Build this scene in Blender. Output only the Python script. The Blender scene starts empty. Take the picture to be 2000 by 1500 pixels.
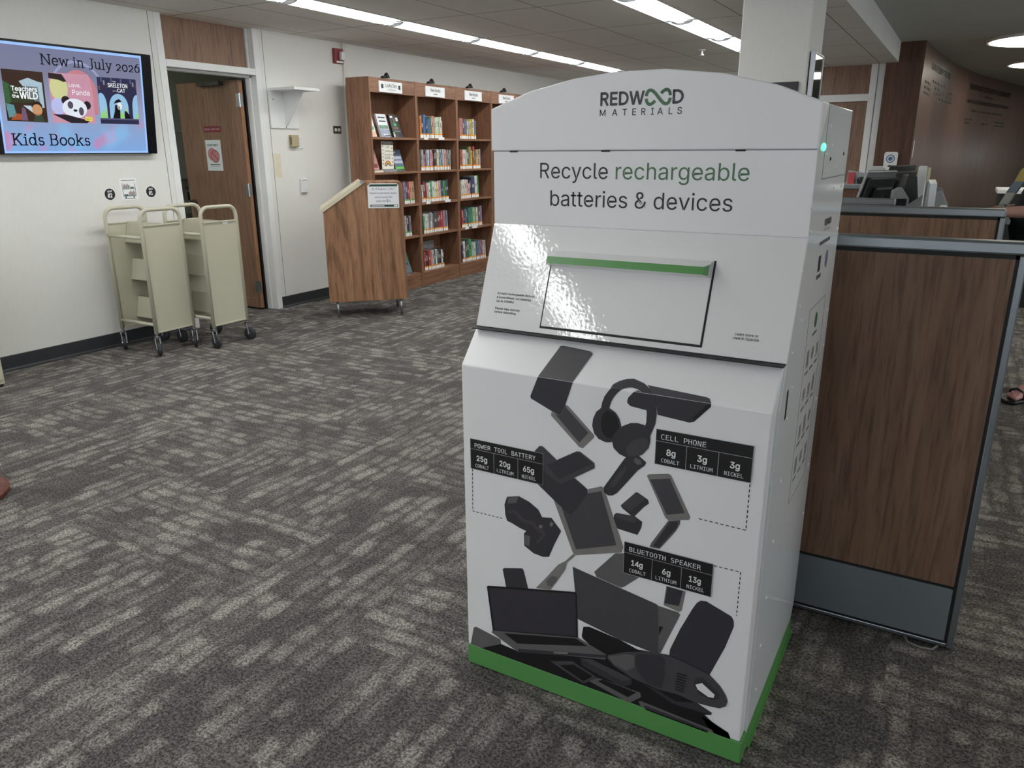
import bpy, bmesh, math, random, os
from mathutils import Vector, Matrix
random.seed(7)
PI = math.pi
SC = bpy.context.scene
COL = SC.collection
# ---------------------------------------------------------------- camera, sky, exposure
cam_d = bpy.data.cameras.new('camera'); cam = bpy.data.objects.new('camera', cam_d); COL.objects.link(cam)
cam_d.sensor_fit = 'HORIZONTAL'; cam_d.sensor_width = 36.0; cam_d.lens = 1480.714 * 36 / 2000
cam_d.clip_start = 0.05; cam_d.clip_end = 100
PITCH, ROLL, YAW, CAMH = 0.297772, -0.00526469, -0.526752, 1.45
fw = Vector((math.sin(YAW) * math.cos(PITCH), math.cos(YAW) * math.cos(PITCH), -math.sin(PITCH)))
rt = Vector((math.cos(YAW), -math.sin(YAW), 0)); up = rt.cross(fw)
r2 = rt * math.cos(ROLL) + up * math.sin(ROLL); u2 = up * math.cos(ROLL) - rt * math.sin(ROLL)
M = Matrix.Identity(4)
for i in range(3):
    M[i][0] = r2[i]; M[i][1] = u2[i]; M[i][2] = -fw[i]
M[2][3] = CAMH
cam.matrix_world = M
SC.camera = cam
w = bpy.data.worlds.new('world'); SC.world = w; w.use_nodes = True
w.node_tree.nodes['Background'].inputs[0].default_value = (0.86, 0.93, 1.0, 1)
w.node_tree.nodes['Background'].inputs[1].default_value = 3.3
vs = SC.view_settings
vs.view_transform = 'Standard'; vs.look = 'None'; vs.exposure = 0.0; vs.gamma = 1.0
try: vs.use_curve_mapping = False
except Exception: pass
STRIP_POWER, DISC_POWER, ROOM_POWER = 15.0, 7.0, 12.0

# ---------------------------------------------------------------- materials
def lin(c):
    return tuple(((v / 255) / 12.92 if v / 255 <= 0.04045 else ((v / 255 + 0.055) / 1.055) ** 2.4) for v in c) + (1.0,)
class NT:
    def __init__(s, name):
        s.m = bpy.data.materials.new(name); s.m.use_nodes = True; s.t = s.m.node_tree; s.t.nodes.clear()
        s.out = s.n('ShaderNodeOutputMaterial')
    def n(s, t, **k):
        x = s.t.nodes.new(t)
        for a, b in k.items():
            if a.startswith('i_'):
                key = a[2:]; x.inputs[int(key) if key.isdigit() else key.replace('_', ' ')].default_value = b
            else: setattr(x, a, b)
        return x
    def l(s, a, b): s.t.links.new(a, b)
    def coord(s, scale=(1, 1, 1), rot=(0, 0, 0), loc=(0, 0, 0), kind='Object'):
        c = s.n('ShaderNodeTexCoord'); mp = s.n('ShaderNodeMapping')
        mp.inputs['Scale'].default_value = scale; mp.inputs['Rotation'].default_value = rot; mp.inputs['Location'].default_value = loc
        s.l(c.outputs[kind], mp.inputs['Vector']); return mp.outputs['Vector']
    def noise(s, vec, scale=5, detail=3, rough=.55, dist=0):
        x = s.n('ShaderNodeTexNoise'); x.inputs['Scale'].default_value = scale; x.inputs['Detail'].default_value = detail
        x.inputs['Roughness'].default_value = rough; x.inputs['Distortion'].default_value = dist
        s.l(vec, x.inputs['Vector']); return x.outputs['Fac']
    def ramp(s, fac, stops):
        x = s.n('ShaderNodeValToRGB'); e = x.color_ramp.elements
        while len(e) < len(stops): e.new(.5)
        for i, (p, c) in enumerate(stops): e[i].position = p; e[i].color = c if len(c) == 4 else lin(c)
        s.l(fac, x.inputs['Fac']); return x.outputs['Color']
    def math(s, op, a, b=None, c=None):
        x = s.n('ShaderNodeMath', operation=op)
        for i, v in enumerate((a, b, c)):
            if v is None: continue
            if isinstance(v, (int, float)): x.inputs[i].default_value = v
            else: s.l(v, x.inputs[i])
        return x.outputs[0]
    def mix(s, fac, a, b, mode='MIX'):
        x = s.n('ShaderNodeMixRGB', blend_type=mode)
        for i, v in enumerate((fac, a, b)):
            if isinstance(v, (int, float)): x.inputs[i].default_value = v
            elif isinstance(v, tuple): x.inputs[i].default_value = v if len(v) == 4 else lin(v)
            else: s.l(v, x.inputs[i])
        return x.outputs[0]
    def bsdf(s, color, rough=.5, metal=0, spec=.5, coat=0, coat_r=.1, bump=None, bstr=.2, bdist=.002, emit=None, estr=0, alpha=1, trans=0):
        b = s.n('ShaderNodeBsdfPrincipled'); I = b.inputs
        if isinstance(color, tuple): I['Base Color'].default_value = color if len(color) == 4 else lin(color)
        else: s.l(color, I['Base Color'])
        if isinstance(rough, (int, float)): I['Roughness'].default_value = rough
        else: s.l(rough, I['Roughness'])
        I['Metallic'].default_value = metal; I['Specular IOR Level'].default_value = spec
        I['Coat Weight'].default_value = coat; I['Coat Roughness'].default_value = coat_r
        I['Alpha'].default_value = alpha; I['Transmission Weight'].default_value = trans
        if emit is not None:
            if isinstance(emit, tuple): I['Emission Color'].default_value = emit if len(emit) == 4 else lin(emit)
            else: s.l(emit, I['Emission Color'])
            I['Emission Strength'].default_value = estr
        if bump is not None:
            bp = s.n('ShaderNodeBump'); bp.inputs['Strength'].default_value = bstr; bp.inputs['Distance'].default_value = bdist
            s.l(bump, bp.inputs['Height']); s.l(bp.outputs[0], I['Normal'])
        s.l(b.outputs[0], s.out.inputs['Surface']); return s.m

def var(c, k):
    return tuple(min(1, v * k) for v in lin(c)[:3]) + (1.0,)
CACHE = {}
def pm(name, rgb, rough=.5, metal=0, amt=.06, scale=6, spec=.5, bump=0, bscale=60, coat=0):
    """plain surface with slight procedural mottling"""
    if name in CACHE: return CACHE[name]
    t = NT(name); v = t.coord()
    col = t.ramp(t.noise(v, scale, 4), [(.3, var(rgb, 1 - amt)), (.7, var(rgb, 1 + amt))])
    bp = t.noise(v, bscale, 3) if bump else None
    CACHE[name] = t.bsdf(col, rough, metal, spec, coat=coat, bump=bp, bstr=bump, bdist=.002); return CACHE[name]
def wood(name, c1, c2, c3, scale=1.0, rough=.4, ring=0.0, coat=0, spec=.4, axis='Z'):
    if name in CACHE: return CACHE[name]
    t = NT(name)
    st = {'Z': (14, 14, .9), 'Y': (14, .9, 14), 'X': (.9, 14, 14)}[axis]
    st = tuple(a * scale for a in st)
    v = t.coord(st); g1 = t.noise(v, 1.6, 5, .6, .6); g2 = t.noise(v, 7, 3, .6, .3)
    v2 = t.coord(tuple(a * .35 for a in st)); broad = t.noise(v2, 1.0, 2)
    col = t.ramp(t.math('ADD', t.math('MULTIPLY', g1, .6), t.math('MULTIPLY', broad, .4)), [(.34, c1), (.5, c2), (.66, c3)])
    col = t.mix(t.math('MULTIPLY', t.ramp(g2, [(.45, (255, 255, 255)), (.62, (0, 0, 0))]), .0), col, c1)
    fine = t.ramp(g2, [(.35, (150, 146, 144)), (.52, (255, 255, 255))])
    col = t.mix(.5, col, fine, 'MULTIPLY')
    if ring:
        wv = t.n('ShaderNodeTexWave', wave_type='RINGS', rings_direction='Y' if axis != 'Y' else 'X')
        wv.inputs['Scale'].default_value = ring; wv.inputs['Distortion'].default_value = 5; wv.inputs['Detail'].default_value = 3; wv.inputs['Detail Scale'].default_value = 1.2
        t.l(t.coord((2.6, 2.6, .42)), wv.inputs['Vector'])
        rg = t.ramp(wv.outputs['Fac'], [(.1, (120, 120, 120)), (.35, (255, 255, 255))])
        col = t.mix(.36, col, rg, 'MULTIPLY')
    CACHE[name] = t.bsdf(col, rough, spec=spec, coat=coat, coat_r=.25, bump=g2, bstr=.08); return CACHE[name]
def glow(name, rgb, strength, base=(230, 230, 225)):
    if name in CACHE: return CACHE[name]
    t = NT(name); v = t.coord(); c = t.ramp(t.noise(v, 2, 2), [(.3, var(rgb, .97)), (.7, var(rgb, 1.03))])
    CACHE[name] = t.bsdf(lin(base), .3, emit=c, estr=strength); return CACHE[name]
def ink(name, rgb, rough=.45):
    return pm(name, rgb, rough, amt=.05, scale=25)

def m_carpet():
    t = NT('carpet'); tc = t.n('ShaderNodeTexCoord'); P = tc.outputs['Object']
    nz = t.n('ShaderNodeTexNoise'); nz.inputs['Scale'].default_value = 7; nz.inputs['Detail'].default_value = 2; t.l(P, nz.inputs['Vector'])
    nf = t.n('ShaderNodeTexNoise'); nf.inputs['Scale'].default_value = 120; nf.inputs['Detail'].default_value = 2; t.l(P, nf.inputs['Vector'])
    def vop(op, a, b=None, sc=None):
        x = t.n('ShaderNodeVectorMath', operation=op); t.l(a, x.inputs[0])
        if b is not None: t.l(b, x.inputs[1])
        if sc is not None: x.inputs['Scale'].default_value = sc
        return x.outputs[0]
    Q = vop('ADD', vop('ADD', P, vop('SCALE', nz.outputs['Color'], sc=.06)), vop('SCALE', nf.outputs['Color'], sc=.026))
    sp = t.n('ShaderNodeSeparateXYZ'); t.l(P, sp.inputs[0]); sq = t.n('ShaderNodeSeparateXYZ'); t.l(Q, sq.inputs[0])
    def rnd(x, y, k):
        c = t.n('ShaderNodeCombineXYZ'); t.l(x, c.inputs[0]); t.l(y, c.inputs[1]); c.inputs[2].default_value = k
        w_ = t.n('ShaderNodeTexWhiteNoise', noise_dimensions='3D'); t.l(c.outputs[0], w_.inputs['Vector']); return w_.outputs['Value']
    def smooth(x, lo, hi):
        m = t.n('ShaderNodeMapRange', interpolation_type='SMOOTHSTEP'); t.l(x, m.inputs['Value']); m.inputs['From Min'].default_value = lo; m.inputs['From Max'].default_value = hi; return m.outputs[0]
    def rows(u, v, pitch, length, k):
        r = t.math('DIVIDE', v, pitch); ri = t.math('FLOOR', r); rf = t.math('FRACT', r)
        off = rnd(ri, ri, k); wid = t.math('ADD', .55, t.math('MULTIPLY', rnd(ri, ri, k + 3.3), .9))
        c = t.math('ADD', t.math('DIVIDE', t.math('DIVIDE', u, length), wid), t.math('MULTIPLY', off, 17.3)); ci = t.math('FLOOR', c); cf = t.math('FRACT', c)
        br = rnd(ci, ri, k + 7.7)
        gv = t.math('SUBTRACT', 1, t.math('ABSOLUTE', t.math('SUBTRACT', t.math('MULTIPLY', rf, 2), 1))); gu = t.math('SUBTRACT', 1, t.math('ABSOLUTE', t.math('SUBTRACT', t.math('MULTIPLY', cf, 2), 1)))
        return t.math('MULTIPLY', br, t.math('MULTIPLY', t.math('ADD', .30, t.math('MULTIPLY', .70, smooth(gv, .05, .8))), t.math('ADD', .35, t.math('MULTIPLY', .65, smooth(gu, .02, .45)))))
    # quarter-turned tiles of broken stripes with darker cross threads
    tx = t.math('FLOOR', t.math('DIVIDE', sp.outputs[0], .5)); ty = t.math('FLOOR', t.math('DIVIDE', sp.outputs[1], .5))
    sel = t.math('GREATER_THAN', rnd(tx, ty, 1.5), .5)
    A = t.math('ADD', t.math('MULTIPLY', rows(sq.outputs[0], sq.outputs[1], .066, .125, 2.1), .72), t.math('MULTIPLY', rows(sq.outputs[0], sq.outputs[1], .033, .30, 5.2), .3))
    B = t.math('ADD', t.math('MULTIPLY', rows(sq.outputs[1], sq.outputs[0], .066, .125, 3.1), .72), t.math('MULTIPLY', rows(sq.outputs[1], sq.outputs[0], .033, .30, 6.2), .3))
    val = t.mix(sel, A, B)
    soft = t.noise(P, 4.5, 4, .6); val = t.math('ADD', val, t.math('MULTIPLY', t.math('SUBTRACT', soft, .5), 1.25))
    base = t.ramp(val, [(.05, (106, 102, 100)), (.28, (126, 121, 118)), (.5, (150, 144, 140)), (.85, (176, 170, 164))])
    f1 = t.noise(P, 230, 2, .5); f2 = t.noise(P, 110, 2, .5)
    fib = t.math('ADD', t.math('MULTIPLY', f1, .5), t.math('MULTIPLY', f2, .5))
    fc = t.ramp(fib, [(.38, (66, 66, 70)), (.49, (176, 176, 177)), (.6, (255, 255, 252))])
    col = t.mix(.85, base, fc, 'MULTIPLY')
    return t.bsdf(col, .95, spec=.1, bump=fib, bstr=.7, bdist=.006)
def m_ceiling():
    t = NT('ceiling_tile'); tc = t.n('ShaderNodeTexCoord'); P = tc.outputs['Object']
    sep = t.n('ShaderNodeSeparateXYZ'); t.l(P, sep.inputs[0])
    def line(o, period, off, wd):
        x = t.math('FRACT', t.math('DIVIDE', t.math('SUBTRACT', o, off), period))
        d = t.math('MULTIPLY', t.math('ABSOLUTE', t.math('SUBTRACT', x, .5)), 2)   # 1 at the joint
        return t.math('GREATER_THAN', d, 1 - 2 * wd / period)
    g = t.math('MAXIMUM', line(sep.outputs[0], .61, -4.82, .005), line(sep.outputs[1], 1.2, 4.355, .006))
    base = t.ramp(t.noise(P, 1.2, 3), [(.3, (226, 222, 217)), (.7, (232, 229, 224))])
    sp = t.ramp(t.noise(P, 190, 2), [(.36, (200, 198, 195)), (.44, (255, 255, 255))])
    base = t.mix(.5, base, sp, 'MULTIPLY')
    col = t.mix(g, base, (140, 136, 132))
    return t.bsdf(col, .9, spec=.15, bump=t.noise(P, 90, 3), bstr=.25)
def m_wall(name='wall_paint', rgb=(224, 223, 219)):
    t = NT(name); v = t.coord()
    c = t.ramp(t.noise(v, 1.1, 4), [(.3, var(rgb, .965)), (.7, var(rgb, 1.02))])
    vv = t.coord((40, 40, 6)); streak = t.ramp(t.noise(vv, 2, 3), [(.3, (238, 238, 238)), (.6, (255, 255, 255))])
    c = t.mix(.2, c, streak, 'MULTIPLY')
    return t.bsdf(c, .62, spec=.3, bump=t.noise(v, 160, 3), bstr=.12)
def m_powder(name, rgb, rough=.22, bstr=.09, bsc=210):
    t = NT(name); v = t.coord(); c = t.ramp(t.noise(v, 3, 3), [(.3, var(rgb, .985)), (.7, var(rgb, 1.01))])
    return t.bsdf(c, rough, spec=.5, bump=t.noise(v, bsc, 1, .4), bstr=bstr, bdist=.0025)
CARPET = m_carpet(); CEIL = m_ceiling(); WALL = m_wall()
CEIL2 = pm('smooth_ceiling', (186, 188, 181), .85, amt=.03, scale=2)
KWHITE = m_powder('white_powder_coat', (235, 234, 235), .3, .05); KGLOSS = m_powder('white_textured_gloss', (233, 232, 232), .05, .09, 110)
KSIDE = m_powder('white_gloss_side', (232, 236, 240), .09, .02)
KGREEN = m_powder('green_powder_coat', (88, 148, 82), .3, .06)
# neutral blacks and whites
BLACK = pm('black_gap', (12, 12, 13), .6); DARKRUB = pm('dark_rubber', (44, 46, 51), .55, amt=.1)
OAK = wood('brown_oak', (112, 78, 58), (144, 104, 80), (162, 120, 94), .9, .45)
OAKY = wood('brown_oak_board', (112, 78, 58), (144, 104, 80), (162, 120, 94), .9, .45, axis='Y')
LECTW = wood('lectern_oak', (122, 88, 64), (156, 115, 86), (174, 132, 101), .9, .42, ring=1.3)
DOORW = wood('door_veneer', (122, 94, 76), (140, 109, 89), (152, 121, 100), .6, .45)
DOORE = wood('door_edge_wood', (146, 106, 76), (162, 118, 86), (174, 130, 98), .8, .5)
PARTW = wood('walnut_laminate', (112, 86, 68), (130, 101, 82), (142, 112, 92), .8, .5, spec=.3)
CURVW = wood('red_brown_panelling', (92, 66, 56), (108, 79, 68), (120, 90, 79), .6, .32, coat=.35)
BROWNW = wood('dark_brown_panelling', (82, 54, 39), (95, 64, 48), (106, 73, 56), .6, .5)
TRIMW = pm('white_trim_paint', (226, 227, 226), .4, amt=.02)
CART = m_powder('beige_enamel', (190, 186, 166), .38, .05)
CHROME = pm('bright_steel', (190, 192, 196), .25, 1.0); STEEL = pm('brushed_steel', (168, 170, 174), .38, 1.0)
ALU = pm('satin_aluminium', (150, 156, 160), .35, .85); GREYP = pm('grey_panel', (114, 121, 125), .55, amt=.03)
BLKP = pm('black_plastic', (26, 27, 30), .4); GRYPL = pm('grey_plastic', (128, 132, 134), .5); CREAM = pm('cream_card', (212, 206, 178), .7)
WHITEP = pm('white_plastic', (226, 227, 228), .4, amt=.02); PAPER = pm('white_paper', (236, 237, 238), .6, amt=.02)
K1 = ink('print_black', (22, 21, 24)); K2 = ink('print_charcoal', (54, 51, 57)); K3 = ink('print_dark_grey', (70, 67, 71)); K4 = ink('print_grey', (98, 95, 96)); K5 = ink('print_light_grey', (126, 123, 121)); K6 = ink('print_pale', (176, 175, 176))
KW = ink('print_white', (236, 236, 236)); KG = ink('print_green', (70, 112, 76)); KG2 = ink('print_dark_green', (52, 92, 66))

# ---------------------------------------------------------------- mesh helpers
class MB:
    def __init__(s): s.v = []; s.f = []; s.mi = []
    def add(s, vs, fs, mi=0):
        o = len(s.v); s.v += [tuple(v) for v in vs]
        for f in fs: s.f.append(tuple(i + o for i in f)); s.mi.append(mi)
        return s
    def box(s, a, b, mi=0):
        (x0, y0, z0), (x1, y1, z1) = a, b
        return s.add([(x0, y0, z0), (x1, y0, z0), (x1, y1, z0), (x0, y1, z0), (x0, y0, z1), (x1, y0, z1), (x1, y1, z1), (x0, y1, z1)],
                     [(0, 3, 2, 1), (4, 5, 6, 7), (0, 1, 5, 4), (1, 2, 6, 5), (2, 3, 7, 6), (3, 0, 4, 7)], mi)
    def prism(s, pts, axis, a, b, mi=0):
        """closed outline pts (2-D) swept along axis from a to b"""
        n = len(pts)
        f = {'X': lambda p, t: (t, p[0], p[1]), 'Y': lambda p, t: (p[0], t, p[1]), 'Z': lambda p, t: (p[0], p[1], t)}[axis]
        vs = [f(p, a) for p in pts] + [f(p, b) for p in pts]
        fs = [tuple(range(n - 1, -1, -1)), tuple(range(n, 2 * n))] + [(i, (i + 1) % n, n + (i + 1) % n, n + i) for i in range(n)]
        return s.add(vs, fs, mi)
    def tube(s, path, r, n=8, mi=0, close=False, caps=True):
        P = [Vector(p) for p in path]; rings = []; ref = None
        for i, p in enumerate(P):
            if close: d = P[(i + 1) % len(P)] - P[i - 1]
            else: d = P[min(i + 1, len(P) - 1)] - P[max(i - 1, 0)]
            d.normalize()
            if ref is None: ref = Vector((0, 0, 1)) if abs(d.z) < .9 else Vector((1, 0, 0))
            a = (ref - d * ref.dot(d)).normalized(); ref = a; b = d.cross(a)
            rr = r[i] if isinstance(r, (list, tuple)) else r
            rings.append([p + (a * math.cos(2 * PI * k / n) + b * math.sin(2 * PI * k / n)) * rr for k in range(n)])
        vs = [q for R in rings for q in R]; fs = []; m = len(P)
        for i in range(m if close else m - 1):
            j = (i + 1) % m
            for k in range(n): fs.append((i * n + k, i * n + (k + 1) % n, j * n + (k + 1) % n, j * n + k))
        if caps and not close: fs += [tuple(range(n - 1, -1, -1)), tuple((m - 1) * n + k for k in range(n))]
        return s.add(vs, fs, mi)
    def lathe(s, prof, c=(0, 0, 0), axis='Z', n=24, mi=0):
        vs = []; fs = []
        for r, h in prof:
            for k in range(n):
                a = 2 * PI * k / n; x, y = r * math.cos(a), r * math.sin(a)
                q = {'Z': (x, y, h), 'X': (h, x, y), 'Y': (x, h, y)}[axis]; vs.append((c[0] + q[0], c[1] + q[1], c[2] + q[2]))
        for i in range(len(prof) - 1):
            for k in range(n): fs.append((i * n + k, i * n + (k + 1) % n, (i + 1) * n + (k + 1) % n, (i + 1) * n + k))
        fs += [tuple(range(n - 1, -1, -1)), tuple((len(prof) - 1) * n + k for k in range(n))]
        return s.add(vs, fs, mi)
    def poly(s, pts, mi=0): return s.add(pts, [tuple(range(len(pts)))], mi)
    def build(s, name, mats, parent=None, bevel=0, seg=2, smooth=False, loc=None, angle=.6, recalc=True):
        me = bpy.data.meshes.new(name); me.from_pydata(s.v, [], s.f)
        if not isinstance(mats, (list, tuple)): mats = [mats]
        for m in mats: me.materials.append(m)
        for p, i in zip(me.polygons, s.mi): p.material_index = i; p.use_smooth = smooth
        if recalc:
            bm = bmesh.new(); bm.from_mesh(me); bmesh.ops.recalc_face_normals(bm, faces=bm.faces); bm.to_mesh(me); bm.free()
        me.update()
        o = bpy.data.objects.new(name, me); COL.objects.link(o)
        if parent is not None: o.parent = parent
        if loc: o.location = loc
        if bevel:
            b = o.modifiers.new('bevel', 'BEVEL'); b.width = bevel; b.segments = seg; b.limit_method = 'ANGLE'; b.angle_limit = angle
        return o
def tag(o, label=None, cat=None, group=None, kind=None):
    if label: o['label'] = label
    if cat: o['category'] = cat
    if group: o['group'] = group
    if kind: o['kind'] = kind
    return o
def thing(name, label, cat, loc=(0, 0, 0), rz=0, group=None):
    o = bpy.data.objects.new(name, None); COL.objects.link(o); o.location = loc; o.rotation_euler = (0, 0, rz)
    o.empty_display_size = .1
    return tag(o, label, cat, group)
def dup(root, loc, rz=0, label=None, group=None):
    r = root.copy(); COL.objects.link(r); r.location = loc; r.rotation_euler = (0, 0, rz)
    if label: r['label'] = label
    if group: r['group'] = group
    for ch in list(root.children):
        c = ch.copy(); COL.objects.link(c); c.parent = r
        for g in list(ch.children):
            d = g.copy(); COL.objects.link(d); d.parent = c
    return r
def struct(mb, name, m, **k): return tag(mb.build(name, m, **k), kind='structure')

# lettering -------------------------------------------------------------------
FONTS = {}
def font(kind):
    if kind not in FONTS:
        f = None
        try:
            p = os.path.join(bpy.utils.system_resource('DATAFILES'), 'fonts', {'sans': 'Inter.woff2', 'mono': 'DejaVuSansMono.woff2'}[kind])
            f = bpy.data.fonts.load(p, check_existing=True)
        except Exception: f = None
        FONTS[kind] = f
    return FONTS[kind]
GLY = {}
def _arc(cx, cy, rx, ry, a0, a1, n=10): return [(cx + rx * math.cos(math.radians(a0 + (a1 - a0) * i / n)), cy + ry * math.sin(math.radians(a0 + (a1 - a0) * i / n))) for i in range(n + 1)]
STROKE = {'R': (.645, [[(.125, 0), (.125, .727)], [(.10, .686), (.36, .686)] + _arc(.36, .523, .165, .163, 90, -90) + [(.12, .36)], [(.345, .35), (.545, 0)]]),
 'P': (.63, [[(.125, 0), (.125, .727)], [(.10, .686), (.36, .686)] + _arc(.36, .508, .17, .178, 90, -90) + [(.12, .33)]]),
 'D': (.73, [[(.125, 0), (.125, .727)], [(.10, .686), (.30, .686)] + _arc(.30, .3635, .32, .3225, 90, -90, 16) + [(.10, .041)]]),
 'K': (.66, [[(.125, 0), (.125, .727)], [(.13, .24), (.54, .727)], [(.27, .40), (.58, 0)]]), 'k': (.54, [[(.11, 0), (.11, .75)], [(.12, .17), (.44, .546)], [(.24, .30), (.48, 0)]]),
 '4': (.64, [[(.44, 0), (.44, .727)], [(.44, .71), (.08, .2)], [(.05, .18), (.59, .18)]]), 'M': (.88, [[(.125, 0), (.125, .727)], [(.125, .70), (.44, .08)], [(.44, .08), (.755, .70)], [(.755, 0), (.755, .727)]]),
 'Z': (.62, [[(.07, .686), (.55, .686)], [(.54, .68), (.07, .05)], [(.06, .041), (.57, .041)]]), 'w': (.78, [[(.06, .546), (.22, .02)], [(.22, .02), (.39, .53)], [(.39, .53), (.56, .02)], [(.56, .02), (.72, .546)]]),
 'Q': (.77, [_arc(.385, .3635, .305, .325, 0, 360, 22), [(.43, .2), (.65, -.03)]])}
def _fmesh(s, f):
    cu = bpy.data.curves.new('lettering', 'FONT'); cu.body = s; cu.size = 1.0; cu.resolution_u = 3
    if f: cu.font = f
    o = bpy.data.objects.new('lettering', cu); COL.objects.link(o)
    dg = bpy.context.evaluated_depsgraph_get(); me = bpy.data.meshes.new_from_object(o.evaluated_get(dg)); bpy.data.objects.remove(o)
    r = ([(v.co.x, v.co.y) for v in me.vertices], [tuple(p.vertices) for p in me.polygons]); bpy.data.meshes.remove(me); return r
def cap(kind):
    if ('cap', kind) not in GLY: GLY[('cap', kind)] = max(y for x, y in _fmesh('H', font('sans' if kind == 'sans' else 'mono'))[0])
    return GLY[('cap', kind)]
def glyph(c, kind):
    key = (c, kind)
    if key in GLY: return GLY[key]
    if kind == 'sans' and c in STROKE:
        adv, st = STROKE[c]; q = cap('sans') / .727; th = .043; V = []; F_ = []
        for pl in st:
            n = len(pl); vs = []
            for i, p in enumerate(pl):
                q0 = pl[max(0, i - 1)]; q1 = pl[min(n - 1, i + 1)]; d = math.hypot(q1[0] - q0[0], q1[1] - q0[1]) or 1; nx, ny = -(q1[1] - q0[1]) / d * th, (q1[0] - q0[0]) / d * th
                vs += [(p[0] + nx, p[1] + ny), (p[0] - nx, p[1] - ny)]
            o_ = len(V); V += vs; F_ += [(o_ + 2 * i, o_ + 2 * i + 1, o_ + 2 * i + 3, o_ + 2 * i + 2) for i in range(n - 1)]
        GLY[key] = (adv * q, [(a_ * q, b_ * q) for a_, b_ in V], F_); return GLY[key]
    f = font('sans' if kind == 'sans' else 'mono') if kind != 'gill' else None
    if kind == 'sans' and c in '$%': f = None
    V, F_ = _fmesh(c, f) if c != ' ' else ([], [])
    h2 = _fmesh('HH', f)[0]; hc = _fmesh('H' + c + 'H', f)[0]
    adv = (max(x for x, y in hc) - min(x for x, y in hc)) - (max(x for x, y in h2) - min(x for x, y in h2))
    GLY[key] = (adv, V, F_); return GLY[key]
def text(name, s, m, org, ex, ey, width, parent=None, kind='sans', bold=0, height=None, spacing=1.0, lift=.0004):
    """flat lettering from org along ex (unit), letters standing along ey, fitted to width"""
    V = []; FF = []; x = 0
    for c in s:
        adv, v, f = glyph(c, kind); o_ = len(V); V += [(x + a, b) for a, b in v]; FF += [tuple(i + o_ for i in q) for q in f]; x += adv * spacing
    ex = Vector(ex); ey = Vector(ey); n = ex.cross(ey).normalized(); org = Vector(org)
    x0 = min(a for a, b in V); x1 = max(a for a, b in V); k = width / (x1 - x0); ky = height / cap(kind) if height else k
    vs = []; fs = []; b_ = bold * k
    for i, (dx, dy) in enumerate(((-b_, 0), (b_, 0), (0, -b_), (0, b_), (-b_ * .7, b_ * .7), (b_ * .7, b_ * .7), (b_ * .7, -b_ * .7), (-b_ * .7, -b_ * .7)) if bold else ((0, 0),)):
        o_ = len(vs); vs += [org + ex * ((a - x0) * k + dx) + ey * (b * ky + dy) + n * (lift + .00002 * i) for a, b in V]; fs += [tuple(j + o_ for j in q) for q in FF]
    me = bpy.data.meshes.new(name); me.from_pydata([tuple(v) for v in vs], [], fs); me.materials.append(m)
    r = bpy.data.objects.new(name, me); COL.objects.link(r)
    if parent is not None: r.parent = parent
    return r
# ================================================================ SETTING
XW = -5.588; HC = 2.49; HR = 2.72
struct(MB().box((-9, -5, -.1), (7.2, 23, 0)), 'floor', CARPET)
# tiled ceiling with slots left open for the recessed fixtures
ROWS = [-4.36, -2.258]; FY0 = -4.045; NFIX = 12; FL = 1.2; FW = .28
mb = MB(); xs = [-5.75]
for r in ROWS: xs += [r - FW / 2, r + FW / 2]
xs += [-.985]
for i in range(0, len(xs), 2): mb.box((xs[i], -5, HC), (xs[i + 1], 11.5, HC + .03))
for r in ROWS:
    mb.box((r - FW / 2, -5, HC), (r + FW / 2, FY0, HC + .03)); mb.box((r - FW / 2, FY0 + NFIX * FL, HC), (r + FW / 2, 11.5, HC + .03))
struct(mb, 'ceiling', CEIL)
struct(MB().box((-.985, -5, HC + .0), (-.945, 11.3, HR)).box((-5.75, -5, HC + .2), (-.985, 11.5, HC + .23)), 'trim_1', WALL)
struct(MB().box((-.945, -5, HR), (7.2, 23, HR + .05)).box((-1.3, 11.24, HR), (-.945, 23, HR + .05)), 'ceiling_right', CEIL2)
# left wall with the staff door opening
mb = MB(); T = .16
mb.box((XW - T, -5, 0), (XW, 4.15, HC)).box((XW - T, 5.17, 0), (XW, 11.5, HC))
struct(mb, 'wall_left', WALL)
struct(MB().box((XW - T, 11.4, 0), (-2.16, 11.5, HC)), 'wall_back', WALL)
fxs = [XW, -4.6, -2.6, -1.9, .1, .8, 2.8, 3.5, 5.5, 7.2]; mb = MB()
for i in range(0, 10, 2): mb.box((fxs[i], -5.12, 0), (fxs[i + 1], -5, HR))
for i in range(1, 9, 2): mb.box((fxs[i], -5.12, 0), (fxs[i + 1], -5, .85)).box((fxs[i], -5.12, 2.3), (fxs[i + 1], -5, HR))
struct(mb, 'wall_front', WALL)
for q in range(4):  # added windows, unseen behind the camera, lighting surfaces that face it
    m2 = MB(); a, b = fxs[2 * q + 1], fxs[2 * q + 2]
    for x in (a, (a + b) / 2 - .02, b - .04): m2.box((x, -5.09, .85), (x + .04, -5.03, 2.3))
    m2.box((a, -5.09, .85), (b, -5.03, .89)).box((a, -5.09, 2.26), (b, -5.03, 2.3))
    struct(m2, 'window_%d' % (q + 4), ALU)
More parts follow.
